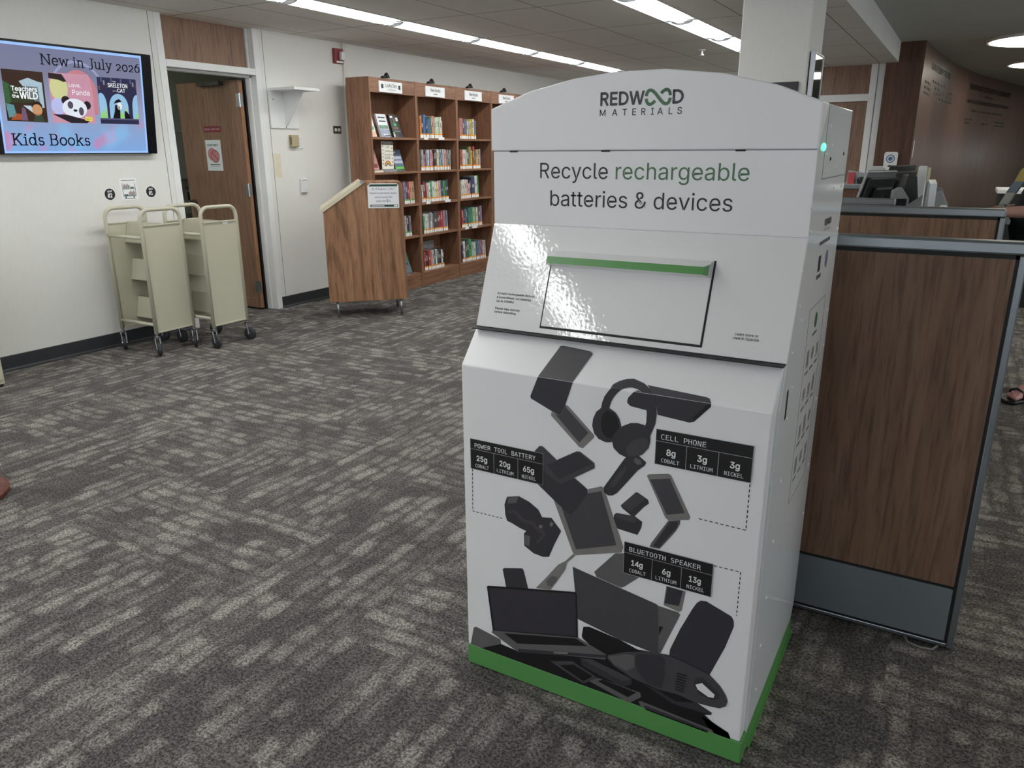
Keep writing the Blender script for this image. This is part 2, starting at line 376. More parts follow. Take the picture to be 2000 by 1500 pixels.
# right wall with daylight windows
mb = MB(); X = 7.05
ys = [-5, .5, 3.3, 4.1, 6.9, 7.7, 10.5, 23]
for i in range(0, 8, 2): mb.box((X, ys[i], 0), (X + .12, ys[i + 1], HR))
for i in range(1, 7, 2): mb.box((X, ys[i], 0), (X + .12, ys[i + 1], .9)).box((X, ys[i], 2.35), (X + .12, ys[i + 1], HR))
struct(mb, 'wall_right', WALL)
for q, i in enumerate((1, 3, 5)):
    m2 = MB(); a, b = ys[i], ys[i + 1]
    for y in (a, (a + b) / 2 - .02, b - .04): m2.box((X + .03, y, .9), (X + .09, y + .04, 2.35))
    m2.box((X + .03, a, .9), (X + .09, b, .94)).box((X + .03, a, 2.31), (X + .09, b, 2.35))
    struct(m2, 'window_%d' % (q + 1), ALU)
fys = [-1.3, 3.4, 4.1, 5.2, 5.8, 7.2]; mb = MB()
for i in range(0, 6, 2): mb.box((fys[i], 22.9, 0), (fys[i + 1], 23, HR))
for i in (1, 3): mb.box((fys[i], 22.9, 0), (fys[i + 1], 23, 1.0)).box((fys[i], 22.9, 1.55), (fys[i + 1], 23, HR))
struct(mb, 'wall_far', WALL)
for q, i in enumerate((1, 3)):
    m2 = MB(); a, b = fys[i], fys[i + 1]
    for x in (a, (a + b) / 2 - .02, b - .04): m2.box((x, 22.92, 1.0), (x + .04, 22.98, 1.55))
    m2.box((a, 22.92, 1.0), (b, 22.98, 1.04)).box((a, 22.92, 1.51), (b, 22.98, 1.55))
    struct(m2, 'window_%d' % (q + 8), ALU)
# brown panelled pier and the long curved panelled wall
CURVE = [(-.66, 11.25), (-.62, 12.0), (-.565, 12.8), (-.485, 13.65), (-.375, 14.75), (-.215, 15.86), (-.01, 17.0), (.224, 18.06), (.48, 19.2), (.764, 20.36), (1.2, 21.7), (1.75, 22.9)]
struct(MB().box((-1.085, 11.25, 0), (-.665, 11.4, HR + .02)), 'wall_pier', BROWNW)
mb = MB(); n = len(CURVE)
def cr_pt(t):
    k = min(int(t), n - 2); f = t - k; p = [CURVE[max(0, min(n - 1, k + j))] for j in (-1, 0, 1, 2)]
    return tuple(.5 * ((2 * p[1][a]) + (-p[0][a] + p[2][a]) * f + (2 * p[0][a] - 5 * p[1][a] + 4 * p[2][a] - p[3][a]) * f * f + (-p[0][a] + 3 * p[1][a] - 3 * p[2][a] + p[3][a]) * f ** 3) for a in (0, 1))
cp = [cr_pt(i / 6) for i in range(6 * (n - 1) + 1)]
vs = [(x, y, 0) for x, y in cp] + [(x, y, HR) for x, y in cp] + [(x - .12, y + .03, 0) for x, y in cp] + [(x - .12, y + .03, HR) for x, y in cp]; L = len(cp)
fs = []
for i in range(L - 1): fs += [(i, i + 1, L + i + 1, L + i), (2 * L + i + 1, 2 * L + i, 3 * L + i, 3 * L + i + 1)]
fs += [(0, L, 3 * L, 2 * L), (L - 1, 3 * L - 1, 4 * L - 1, 2 * L - 1)]
mb.add(vs, fs); cw = struct(mb, 'wall_curved', CURVW, smooth=True)
md = cw.modifiers.new('edges', 'EDGE_SPLIT'); md.split_angle = .8
# rear staff door by the pier
mb = MB(); mb.box((-1.255, 11.33, 0), (-1.09, 11.45, HC)).box((-2.16, 11.36, 0), (-2.09, 11.5, HC)).box((-2.09, 11.37, 2.05), (-1.255, 11.47, 2.14))
struct(mb, 'trim_2', TRIMW, bevel=.004)
struct(MB().box((-1.176, 11.322, 0), (-1.168, 11.334, HC)), 'trim_3', GREYP)
struct(MB().box((-2.09, 11.42, 2.14), (-1.255, 11.46, HC)), 'trim_4', DOORW)
d2 = struct(MB().box((-2.085, 11.41, .01), (-1.26, 11.455, 2.05)), 'door_2', DOORW)
# column
struct(MB().box((-1.302, 5.0, 0), (-.898, 5.42, HC + .2)), 'column', WALL, bevel=.008)
# staff door at the left: frame, transom, leaf and the room behind
mb = MB()
for a, b in ((4.15, 4.212), (5.115, 5.175)): mb.box((XW - T - .01, a, 0), (XW + .006, b, HC))
mb.box((XW - T - .01, 4.212, 2.105), (XW + .006, 5.115, 2.16))
mb.box((XW - .12, 5.097, 0), (XW - .062, 5.115, HC)).box((XW - .12, 4.212, 0), (XW - .062, 4.225, 2.105)).box((XW - .12, 4.212, 2.085), (XW - .062, 5.115, 2.105))
struct(mb, 'trim_5', TRIMW, bevel=.003)
struct(MB().box((XW - .1, 4.212, 2.16), (XW - .075, 5.085, HC)), 'trim_6', DOORW)
struct(MB().box((XW - .001, 4.10, .0), (XW + .0015, 4.104, HC)).box((XW - .001, 5.225, .0), (XW + .0015, 5.229, HC)), 'trim_7', GREYP)
door = bpy.data.objects.new('door_1', None); COL.objects.link(door); door.location = (-5.72, 5.03, 0); door.rotation_euler = (0, 0, math.radians(.6)); tag(door, kind='structure')
MB().box((-.835, 0, .015), (-.006, .037, 2.07)).build('door_leaf', DOORW, door, bevel=.002)
MB().box((-.006, -.0005, .015), (.0, .0375, 2.07)).build('door_edge', DOORE, door)
mb = MB()
for y in (.02, .03): pass
mb.box((-.78, -.0012, .10), (-.06, 0, .108)).box((-.062, -.0012, .02), (-.055, 0, .11)).build('scuff_line', pm('pale_scuff', (150, 122, 104), .6), door)
for z in (1.90, 1.12, .22):
    h = MB().box((-.05, -.003, z - .055), (.0, 0, z + .055)).box((.002, -.003, z - .055), (.03, .0, z + .055)).build('hinge', STEEL, door)
    MB().tube([(.004, -.008, z - .058), (.004, -.008, z + .058)], .008, 10).build('hinge_pin', CHROME, h)
lv = MB().lathe([(.032, -.012), (.032, 0)], (-.77, 0, .985), 'Y', 20).tube([(-.77, -.012, .985), (-.77, -.055, .985)], .011, 10).lathe([(.012, -.085), (.03, -.08), (.034, -.06), (.024, -.045)], (-.77, 0, .985), 'Y', 20).build('door_knob', BLKP, door, smooth=True)
MB().box((-.5, -.05, 2.03), (-.2, -.002, 2.066)).tube([(-.25, -.03, 2.07), (-.15, -.07, 2.078), (-.02, -.05, 2.08)], .008, 8).build('door_closer', pm('shaded_closer', (58, 52, 48), .5), door, bevel=.004)  # closer coloured dark for the shade under the door head
# black strip added to fill the hinge gap with the dark of its shade
struct(MB().box((XW - .165, 5.082, 0), (XW - .121, 5.116, 2.085)), 'trim_8', BLKP)
ROOMW = pm('pale_green_wall', (196, 202, 188), .7, amt=.03)
mb = MB().box((-7.5, 2.5, 0), (-7.4, 6.6, 2.5)).box((-7.5, 2.4, 0), (XW - T, 2.5, 2.5)).box((-7.5, 6.6, 0), (XW - T, 6.7, 2.5))
struct(mb, 'wall_staff_room', ROOMW)
struct(MB().box((-7.5, 2.4, 2.5), (XW - T, 6.7, 2.53)), 'ceiling_staff_room', CEIL)
# baseboards
BASE = pm('charcoal_vinyl_base', (48, 50, 54), .5, amt=.05)
mb = MB(); pr = [(XW, 0), (XW + .014, 0), (XW + .012, .012), (XW + .006, .022), (XW + .006, .106), (XW, .11)]
mb.prism(pr, 'Y', -5, 4.148).prism(pr, 'Y', 5.178, 11.4)
struct(mb, 'baseboard_left', BASE)
struct(MB().box((XW, 11.39, 0), (-2.16, 11.4, .11)), 'baseboard_back', BASE)
struct(MB().box((XW + .0, 6.25, .0), (XW + .022, 6.29, HC)), 'trim_9', pm('raceway_beige', (214, 210, 200), .5), bevel=.004)
struct(MB().box((XW - .0, 5.232, 1.222), (XW + .0012, 5.322, 1.438)), 'trim_10', pm('patched_paint', (214, 207, 186), .7, amt=.05, scale=30))

# ================================================================ LIGHTS
LENS = glow('fluorescent_lens', (250, 252, 250), STRIP_POWER)
REFL = pm('fixture_reflector', (236, 240, 238), .35, amt=.02)
def fixture():
    t = thing('ceiling_light', 'x', 'ceiling light', group='fluorescent ceiling lights')
    w = FW / 2; h = .075
    m = MB().prism([(-w, 0), (-w + .006, 0), (-w + .075, h), (w - .075, h), (w - .006, 0), (w, 0), (w, h + .02), (-w, h + .02)], 'Y', .004, FL - .004)
    m.build('housing', REFL, t)
    pts = [(.085 * math.cos(a) * 1.0, h - .012 - .088 * math.sin(a)) for a in [PI * k / 10 for k in range(11)]]
    m = MB(); m.prism(pts, 'Y', .055, FL - .055); m.build('lens', LENS, t, smooth=False)
    for y in (.004, FL - .042): MB().prism([(-w + .004, .002), (w - .004, .002), (w - .07, h), (-w + .07, h)], 'Y', y + .0, y + .038).build('end_cap', pm('fixture_end', (120, 124, 124), .5, amt=.02), t)
    arcp = [(-w + .004, 0)] + [(.095 * math.cos(q), -.031 * math.sin(q)) for q in [PI - PI * k / 10 for k in range(11)]] + [(w - .004, 0), (w - .06, h), (-w + .06, h)]
    for y in (.0, FL - .007): MB().prism(arcp, 'Y', y, y + .007).build('joint_plate', pm('joint_grey', (58, 60, 60), .6), t)
    MB().box((-w, .0, -.003), (-w + .008, FL, .004)).box((w - .008, 0, -.003), (w, FL, .004)).box((-w, 0, -.003), (w, .008, .004)).box((-w, FL - .008, -.003), (w, FL, .004)).build('trim_frame', TRIMW, t)
    return t
ORD = ['first', 'second', 'third', 'fourth', 'fifth', 'sixth', 'seventh', 'eighth', 'ninth', 'tenth', 'eleventh', 'twelfth', 'thirteenth', 'fourteenth', 'fifteenth', 'sixteenth', 'seventeenth', 'eighteenth', 'nineteenth', 'twentieth', 'twenty-first', 'twenty-second', 'twenty-third']
fx0 = None
for r, rn in zip(ROWS, ('row along the left wall', 'row beside the square column')):
    for k in range(NFIX):
        lab = 'recessed fluorescent ceiling light, %s from the far end of the %s' % (ORD[NFIX - 1 - k], rn)
        loc = (r, FY0 + k * FL, HC)
        if fx0 is None: fx0 = fixture(); fx0.location = loc; fx0['label'] = lab
        else: dup(fx0, loc, 0, lab)
DISC = glow('warm_white_diffuser', (255, 252, 236), DISC_POWER)
def disc():
    t = thing('round_ceiling_light', 'x', 'ceiling light', group='round ceiling lights')
    MB().lathe([(.66, -.03), (.685, -.034), (.69, -.02), (.69, 0)], (0, 0, 0), 'Z', 48).build('rim', TRIMW, t, smooth=False)
    MB().lathe([(.05, -.055), (.4, -.05), (.6, -.042), (.655, -.034), (.655, -.031)], (0, 0, 0), 'Z', 48).build('diffuser', DISC, t, smooth=False)
    return t
dz = None
for lab, loc in (('round drum ceiling light nearest the front of the curved panelled wall', (.65, 11.75)), ('round drum ceiling light deeper along the curved wall, second in view', (.97, 15.0)),
                 ('round drum ceiling light over the aisle right of the desks', (1.6, 7.2)), ('round drum ceiling light over the aisle nearer the camera', (1.9, 3.0)),
                 ('round drum ceiling light by the middle window', (4.6, 6.0)), ('round drum ceiling light by the last window', (4.6, 10.0)), ('round drum ceiling light at the far bend of the curved wall', (2.6, 18.4))):
    if dz is None: dz = disc(); dz.location = loc + (HR,); dz['label'] = lab
    else: dup(dz, loc + (HR,), 0, lab)
t = thing('ceiling_light', 'added square ceiling panel light, unseen, brightening the staff room', 'ceiling light', (-6.6, 3.6, 2.5))  # unseen panel added to give the staff room light
MB().box((-.3, -.3, -.02), (.3, .3, 0)).build('frame', TRIMW, t); MB().box((-.28, -.28, -.024), (.28, .28, -.0205)).build('diffuser', glow('added_room_panel', (250, 252, 246), ROOM_POWER), t)
t = thing('sprinkler_head', 'small white sprinkler head on the tiled ceiling left of the column', 'sprinkler', (-2.678, 8.73, HC))
MB().lathe([(.035, -.008), (.04, 0)], (0, 0, 0), 'Z', 16).build('escutcheon', TRIMW, t); MB().tube([(0, 0, 0), (0, 0, -.05)], .012, 8).lathe([(.025, -.056), (.025, -.05)], (0, 0, 0), 'Z', 12).build('deflector', CHROME, t)
# ================================================================ RECYCLING KIOSK
KX, KY = -.677, 1.584
kiosk = thing('recycling_kiosk', 'tall white battery recycling kiosk with arched top, green base and printed gadgets', 'recycling bin', (KX, KY, 0))
W = .397
MB().prism([(.046, .05), (.05, .91), (.080, 1.0075), (.178, 1.266), (.1795, 1.449), (.258, 1.546), (.649, 1.546), (.64, .11), (.612, .05)], 'X', -W + .001, W + .0005).build('cabinet_body', [KSIDE], kiosk, bevel=.002)
# front skins of the cabinet: sloped chute panel and upright header
def qbox(p0, ex, ey, pts, h0, h1, mi=0, mb=None):
    """outline pts in the plane (p0, ex, ey) thickened from h0 to h1 along its normal"""
    ex = Vector(ex).normalized(); ey = Vector(ey).normalized(); n = ex.cross(ey); p0 = Vector(p0); mb = mb or MB()
    a = [p0 + ex * u + ey * v + n * h0 for u, v in pts]; b = [p0 + ex * u + ey * v + n * h1 for u, v in pts]; k = len(pts)
    return mb.add(a + b, [tuple(range(k - 1, -1, -1)), tuple(range(k, 2 * k))] + [(i, (i + 1) % k, k + (i + 1) % k, k + i) for i in range(k)], mi)
EX = (1, 0, 0)
PL = {'F': ((0, 0, 0), (0, 0, 1)), 'S': ((0, 0, .918), (0, .076, .09)), 'C': ((0, .076, 1.008), (0, .098, .259)), 'U': ((0, .1745, 0), (0, 0, 1))}
CL = math.hypot(.098, .259)
qbox(PL['C'][0], EX, PL['C'][1], [(-W, .0005), (W, .0005), (W, CL), (-W, CL)], -.01, 0).build('chute_panel', KGLOSS, kiosk)
qbox(PL['U'][0], EX, PL['U'][1], [(-W, 1.268), (W, 1.268), (W, 1.4492), (-W, 1.4492)], -.008, 0).build('header_panel', KWHITE, kiosk)
arc = [(-.403, 1.4512), (-.403, 1.5535), (-.288, 1.592), (-.171, 1.615), (-.067, 1.6255), (.057, 1.6255), (.189, 1.610), (.304, 1.582), (.358, 1.561), (.399, 1.5455), (.399, 1.4512)]
def rear(z): return .1755 + min(.085, max(.003, (z - 1.4500) * .88))
mb = MB(); k = len(arc)
mb.add([(x, .1735, z) for x, z in arc] + [(x, rear(z), z) for x, z in arc], [tuple(range(k)), tuple(range(2 * k - 1, k - 1, -1))] + [(i, (i + 1) % k, k + (i + 1) % k, k + i) for i in range(k)])
mb.build('arched_hood', KWHITE, kiosk, bevel=.0025)
MB().box((-W + .002, .176, 1.4475), (W - .002, .182, 1.4555)).build('seam', pm('seam_grey', (120, 126, 130), .5), kiosk)
for x in (-.337, -.0825, .238):
    MB().box((x - .011, .1728, 1.4475), (x + .011, .176, 1.4515)).build('hinge_slot', BLACK, kiosk)
# lower door
MB().prism([(0, .068), (0, .918), (.0755, 1.003), (.09, 1.0), (.044, .9), (.044, .068)], 'X', -W, W - .004).build('lower_door', KWHITE, kiosk, bevel=.003)
MB().box((-W + .002, .05, 1.0045), (W - .001, .12, 1.0068)).build('seam', BLACK, kiosk)
MB().box((-W - .0012, -.0015, .006), (W + .0, .05, .0675)).box((W - .06, .0, .006), (W + .0018, .615, .062)).box((-W - .0012, .0, .006), (-W + .05, .615, .062)).box((-W, .56, .006), (W, .612, .06)).build('green_base', KGREEN, kiosk, bevel=.0015)
MB().box((W - .004, .065, .002), (W + .008, .625, .008)).build('base_rail', KGREEN, kiosk)
MB().box((-W + .02, .02, 0), (W - .02, .6, .012)).build('plinth', BLACK, kiosk)  # black inset block stands in for the shadow line under the base
MB().box((W - .006, .046, .062), (W + .0015, .052, .905)).build('door_flange', KSIDE, kiosk)
# chute flap and its handle
qbox(PL['C'][0], EX, PL['C'][1], [(-.2095, .013), (.2095, .013), (.2095, .214), (-.2095, .214)], -.001, .0006).build('chute_gap', BLACK, kiosk)
qbox(PL['C'][0], EX, PL['C'][1], [(-.2055, .0185), (.205, .0185), (.205, .215), (-.2055, .215)], -.004, .003).build('chute_flap', KGLOSS, kiosk, bevel=.001)
def PC(u, v, h):
    ey = Vector(PL['C'][1]).normalized(); n = Vector(EX).cross(ey); return Vector(PL['C'][0]) + Vector(EX) * u + ey * v + n * h
hd = MB(); plan = [(-.2105, .002), (-.2105, .024), (-.2035, .035), (.1925, .035), (.2015, .022), (.2015, .002)]; k = len(plan)
hd.add([PC(u, .173, h) for u, h in plan] + [PC(u, .2145 - h / .035 * .0235, h) for u, h in plan], [tuple(range(k - 1, -1, -1)), tuple(range(k, 2 * k)), (0, 1, k + 1, k), (5, 0, k, k + 5), (4, 5, k + 5, k + 4)], 0)
hd.add([PC(u, .173, h) for u, h in plan] + [PC(u, .2145 - h / .035 * .0235, h) for u, h in plan], [(i, i + 1, k + i + 1, k + i) for i in (1, 2, 3)], 1)
hd.build('pull_handle', [KGLOSS, KGREEN], kiosk)
# side fittings
t = MB().lathe([(.007, -.004), (.0085, .002), (.006, .004), (.003, .005)], (W + .0005, .2485, 1.4555), 'X', 20); t.build('status_light', glow('green_led', (40, 255, 170), 3.0), kiosk)
RV = MB().lathe([(.0042, 0), (.0036, .0015), (.002, .0022)], (0, 0, 0), 'X', 10).build('rivet', pm('rivet_white', (238, 240, 241), .3), kiosk); RV.location = (W + .0006, .30, 1.44)
RP = [(.31, 1.50), (.36, 1.46), (.36, 1.36), (.47, 1.36), (.60, 1.36), (.32, 1.40), (.45, 1.41), (.57, 1.40), (.18, 1.33), (.19, 1.28), (.14, 1.20), (.62, 1.25), (.16, 1.12), (.20, 1.08), (.13, 1.02), (.62, 1.03), (.62, .93), (.17, .93), (.15, .86), (.16, .70), (.60, .78), (.14, .55), (.6, .58), (.13, .40), (.12, .27), (.12, .14), (.61, .42)]
for y, z in RP:
    c = RV.copy(); COL.objects.link(c); c.parent = kiosk; c.location = (W + .0006, y, z)
MB().box((W - .001, .27, 1.3865), (W + .0012, .648, 1.389)).box((W - .001, .27, 1.389), (W + .0012, .272, 1.54)).build('side_seam', pm('seam_grey', (120, 126, 130), .5), kiosk)
for y, z in ((.36, 1.43), (.57, 1.44)):
    MB().lathe([(.005, 0), (.003, .002)], (W + .0006, y, z), 'X', 10).build('screw_hole', BLACK, kiosk)
MB().box((W - .002, .118, .866), (W + .0012, .134, .934)).build('latch_slot', BLACK, kiosk)
# ---- printed artwork (flat inks on the panels); u, v in metres on each panel
PD = {
'tab_hi':[(-.1375,.09),(-.1295,.0916),(-.0557,.0863),(-.0485,.0807),(-.0745,-.0005),(-.1698,-.0)],
'tab_lo':[(-.1698,.9175),(-.0746,.917),(-.0929,.8591),(-.106,.8302),(-.1126,.8278),(-.1889,.8583),(-.1909,.8643)],
'ph1_b':[(-.1308,.8337),(-.1325,.8225),(-.054,.7543),(-.0438,.7527),(-.0145,.7866),(-.0147,.7928),(-.084,.854),(-.0929,.8582),(-.106,.8298),(-.1136,.8276)],
'ph1_s':[(-.1212,.8281),(-.0534,.7657),(-.0298,.7962),(-.0895,.8486),(-.0943,.8558),(-.106,.8294),(-.1126,.8273)],
'hp_top_o':[(.024,.0007),(.0276,.0102),(.0398,.0203),(.0566,.0287),(.0728,.0317),(.1002,.024),(.1179,.0124),(.1282,.0005)],
'hp_top_i':[(.0513,.0002),(.0539,.0015),(.0585,.0045),(.0662,.0075),(.0751,.0089),(.0882,.0071),(.0955,.0035),(.1006,.0003)],
'hp_l_o':[(.0255,.9189),(.018,.9093),(.0089,.8951),(.0036,.8793),(.001,.8638)],
'hp_l_i':[(.0513,.9186),(.0418,.9096),(.0324,.8967),(.0267,.8852),(.0217,.8664)],
'hp_r_o':[(.1283,.9181),(.1359,.8987),(.1392,.8744),(.1373,.849),(.1283,.8221),(.1227,.8083)],
'hp_r_i':[(.1007,.9179),(.1089,.9026),(.1134,.8867),(.1155,.8704),(.1153,.8493),(.1129,.8383),(.109,.8313)],
'hp_lc':[(.004,.8677),(-.0111,.8531),(-.0186,.8343),(-.0203,.8165),(-.0148,.7976),(-.0023,.7853),(.0158,.7804),(.0291,.7825),(.0441,.7933),(.0522,.8101),(.054,.829),(.0486,.8461),(.0394,.8595),(.0238,.8676)],
'hp_lp':[(.0152,.8619),(.0059,.8495),(.0022,.8293),(.006,.8059),(.0176,.7935),(.0331,.7934),(.0458,.8067),(.0493,.8268),(.0443,.8453),(.0329,.8584)],
'hp_rc':[(.0319,.7888),(.0342,.8002),(.0433,.8149),(.0579,.8297),(.0768,.8404),(.0958,.8437),(.1127,.8413),(.1264,.8196),(.1272,.8027),(.1238,.787),(.1099,.7679),(.0912,.7567),(.072,.7519),(.0521,.7575),(.037,.77)],
'hp_rp':[(.0692,.7654),(.0707,.781),(.083,.7964),(.1017,.8077),(.1185,.8096),(.1251,.8023),(.1217,.7866),(.1077,.7696),(.089,.7584),(.0761,.7567)],
'pb_hi':[(.1093,.0211),(.2489,.0134),(.256,.0109),(.2616,.0001),(.1281,.001)],
'pb_lo':[(.1283,.9181),(.2617,.9177),(.2614,.9105),(.2265,.8699),(.2157,.8659),(.1414,.8715),(.1382,.8867),(.1359,.8987)],
'pb_end':[(.2617,.9177),(.2614,.9105),(.2265,.8699),(.2227,.8786),(.2542,.9153)],
'pb_in_hi':[(.0816,.0007),(.0899,.0043),(.1004,.0008)],
'pb_in_lo':[(.0818,.9179),(.1007,.9179),(.1089,.9026),(.1134,.8867),(.1151,.8778),(.075,.8816),(.0671,.8875),(.066,.8936),(.069,.9025)],
'cp':[(.142,.8381),(.3611,.8377),(.3605,.7507),(.1415,.7531)],
'cp_h':[(.1416,.8067),(.3614,.805)],
'cp_c1':[(.2138,.8035),(.2143,.7517)],
'cp_c2':[(.2873,.8029),(.2877,.7515)],
'pt':[(-.3699,.7174),(-.1558,.717),(-.1571,.6323),(-.3709,.6323)],
'pt_h':[(-.3696,.6869),(-.1561,.6864)],
'pt_c1':[(-.299,.6858),(-.3008,.6318)],
'pt_c2':[(-.2281,.6853),(-.2293,.6307)],
'bt':[(.0758,.5314),(.2951,.5302),(.2951,.4416),(.0759,.442)],
'bt_h':[(.0758,.4997),(.2951,.4967)],
'bt_c1':[(.148,.4979),(.1478,.4419)],
'bt_c2':[(.2221,.4971),(.2223,.4411)],
'drv_back':[(-.1786,.7181),(-.1638,.736),(-.155,.7368),(-.1147,.7076),(-.1192,.6786),(-.1584,.6702)],
'drv_lo':[(-.1561,.685),(-.1091,.6525),(-.0639,.6696),(-.0281,.6464),(-.0277,.6344),(-.068,.5678),(-.0786,.5666),(-.1256,.5986),(-.1681,.6288),(-.1582,.6344)],
'drv_hi':[(-.1511,.686),(-.1147,.7076),(-.0607,.7416),(-.0505,.7428),(-.0117,.7207),(-.0104,.7074),(-.0993,.6462),(-.109,.6469),(-.1535,.6713)],
'drv_face':[(-.1438,.6885),(-.063,.7366),(-.0527,.7387),(-.0162,.7189),(-.1044,.6583),(-.1112,.6592)],
'tb_b':[(-.1231,.5977),(-.0786,.5666),(-.068,.5678),(-.0277,.6344),(-.0258,.6479),(.0084,.663),(.0148,.6608),(.0721,.5127),(.0682,.4973),(-.0568,.4544),(-.0648,.4591)],
'tb_s':[(-.0993,.5808),(-.0786,.567),(-.067,.569),(-.0287,.6351),(.0088,.6502),(.0539,.5134),(-.0562,.4714)],
'shv':[(.0982,.7646),(.1202,.7495),(.1172,.7411),(.1,.7247),(.0746,.6888),(.0494,.6537),(.0385,.6452),(.0264,.6428),(.0161,.6492),(.0152,.6628),(.0302,.688),(.0656,.7483),(.0739,.7562)],
'shv_p':[(.0728,.733),(.0671,.7118),(.0443,.6707),(.0332,.6659),(.0308,.6722),(.0539,.7112)],
'shv_h':[(.0912,.7567),(.1064,.7532),(.109,.7428),(.0985,.7384),(.0896,.7454)],
'bat1':[(.0604,.6242),(.0983,.6682),(.1039,.6677),(.1291,.6556),(.1322,.6461),(.1198,.6341),(.0981,.6045),(.0893,.6033),(.0651,.6175)],
'bat1_t':[(.0604,.6242),(.0983,.6682),(.1239,.6575),(.0866,.6145)],
'bat2':[(.0411,.5743),(.0448,.5959),(.0505,.6015),(.0981,.6045),(.1174,.5938),(.116,.5783),(.1069,.556),(.0462,.5602)],
'bat2_t':[(.0448,.5959),(.0505,.6015),(.0981,.6045),(.1051,.5962),(.0968,.5849),(.0496,.5891)],
'ph2':[(.1231,.7164),(.1284,.7211),(.1747,.7325),(.1814,.73),(.2331,.6366),(.2304,.628),(.1815,.6147),(.1736,.6199)],
'ph2_s':[(.1312,.7085),(.1795,.7214),(.2196,.6429),(.1773,.628)],
'strap':[(.1815,.6138),(.2102,.6224),(.21,.6117),(.2017,.5916),(.1647,.5337),(.1388,.5321),(.1426,.5438)],
'strap_s':[(.185,.612),(.2063,.6183),(.2032,.6009),(.1624,.5367),(.1473,.5372)],
'ptb':[(-.261,.5716),(-.2242,.5817),(-.1933,.5727),(-.1667,.557),(-.1549,.5377),(-.1274,.5432),(-.1163,.5303),(-.0992,.5126),(-.119,.4675),(-.1337,.4281),(-.1515,.4225),(-.1799,.4252),(-.2088,.4404),(-.2098,.4759),(-.2025,.4854),(-.2218,.489),(-.2456,.4971),(-.2616,.5007),(-.2668,.5172),(-.2692,.547)],
'ptb_l':[(-.2613,.5313),(-.2374,.5397),(-.2139,.5204),(-.1777,.517),(-.1674,.5047),(-.147,.5),(-.1444,.4882),(-.1672,.4569),(-.1723,.4605),(-.1546,.488),(-.1725,.4958),(-.1828,.5082),(-.2192,.5115),(-.2401,.5299),(-.2587,.5243)],
'ptb_w1':[(-.1634,.5142),(-.1532,.5148),(-.1552,.5053),(-.1644,.505)],
'ptb_w2':[(-.1292,.5319),(-.1212,.529),(-.1261,.5179),(-.1331,.521)],
'ptb_g1':[(-.2584,.5697),(-.2253,.5795),(-.2321,.561),(-.2585,.5521)],
'ptb_g2':[(-.2087,.4736),(-.1905,.4734),(-.193,.4421),(-.2077,.4448)],
'd_pt':[(-.3693,.6291),(-.3713,.5027),(-.2733,.5039)],
'd_cp':[(.36,.7477),(.3606,.6354),(.2481,.6368)],
'd_bt':[(.2961,.5269),(.358,.5281),(.358,.4127)],
'tbr':[(-.0618,.4586),(-.0583,.4522),(-.0809,.4257),(-.0855,.4041),(-.105,.3702),(-.1275,.3311),(-.1727,.3223),(-.1509,.3511),(-.1066,.4126),(-.0859,.4293)],
'tbr_b':[(-.1406,.3542),(-.1254,.3733),(-.1102,.3763),(-.109,.3638),(-.125,.3423),(-.1379,.3405)],
'tab3':[(-.277,.3493),(-.2709,.3543),(-.2152,.3696),(-.2104,.3647),(-.196,.3119),(-.266,.2945)],
'lp1_s':[(-.3289,.2794),(-.3237,.2832),(-.057,.347),(-.0505,.3434),(-.0445,.2111),(-.3111,.1396)],
'lp1_i':[(-.3221,.2771),(-.0594,.3411),(-.0543,.3386),(-.0491,.2148),(-.3053,.1461)],
'lp1_b':[(-.3128,.1412),(-.0445,.2121),(.0372,.1897),(.0386,.1786),(.0339,.1726),(-.0913,.1401),(-.2283,.0992),(-.3147,.1338)],
'lp1_k':[(-.2729,.1455),(-.0515,.207),(-.0161,.1957),(-.2299,.1269)],
'lp1_e':[(-.2282,.1105),(.0373,.1876),(.0386,.1786),(-.0913,.1412),(-.2283,.0992)],
'lp1_n':[(-.1164,.1419),(-.0734,.1554),(-.0733,.15),(-.1163,.1364)],
'lp2_b':[(.1688,.3787),(.2211,.377),(.2253,.3707),(.1825,.2474),(.1769,.2443)],
'lp2_k':[(.174,.3217),(.185,.324),(.1755,.2949)],
'lp2':[(-.0644,.4189),(.165,.3818),(.1697,.3775),(.1769,.2443),(.1672,.2407),(.0697,.2474),(-.0468,.2684)],
'tab4':[(-.0038,.4217),(.0511,.4903),(.0759,.4973),(.0768,.4422),(.1166,.4421),(.0784,.4032),(.0694,.3984),(.0032,.4089)],
'ph3':[(.1864,.4394),(.235,.4395),(.2284,.3837),(.221,.378),(.1825,.3846)],
'ph3_s':[(.1894,.4385),(.2279,.4382),(.2209,.3942),(.1847,.3911)],
'spk':[(.2538,.3969),(.263,.4164),(.2727,.4266),(.2858,.4284),(.3465,.4075),(.3529,.3971),(.3541,.3822),(.3381,.3189),(.3075,.2296),(.2645,.2354),(.2048,.248),(.2059,.266),(.2281,.333)],
'heap':[(-.352,.0673),(-.2846,.1055),(-.2283,.1009),(-.0913,.1412),(.0348,.174),(-.0315,.2141),(-.0342,.2211),(-.0299,.25),(-.0128,.2559),(.0744,.2465),(.1217,.2352),(.2025,.2487),(.2511,.2428),(.3074,.2306),(.2796,.1389),(.2884,.1364),(.3214,.1247),(.3198,.1179),(.304,.1112),(.3345,.092),(.3626,.0838),(.3697,.0741),(.3703,.0662),(.1485,.0633),(-.0795,.0615)],
'gtri':[(-.3889,.0668),(-.3767,.1283),(-.3683,.1335),(-.2862,.1198),(-.2846,.1055),(-.352,.0673)],
'ph4':[(-.1266,.1071),(-.0601,.132),(.0123,.1096),(.009,.1029),(-.024,.0745),(-.0307,.0752)],
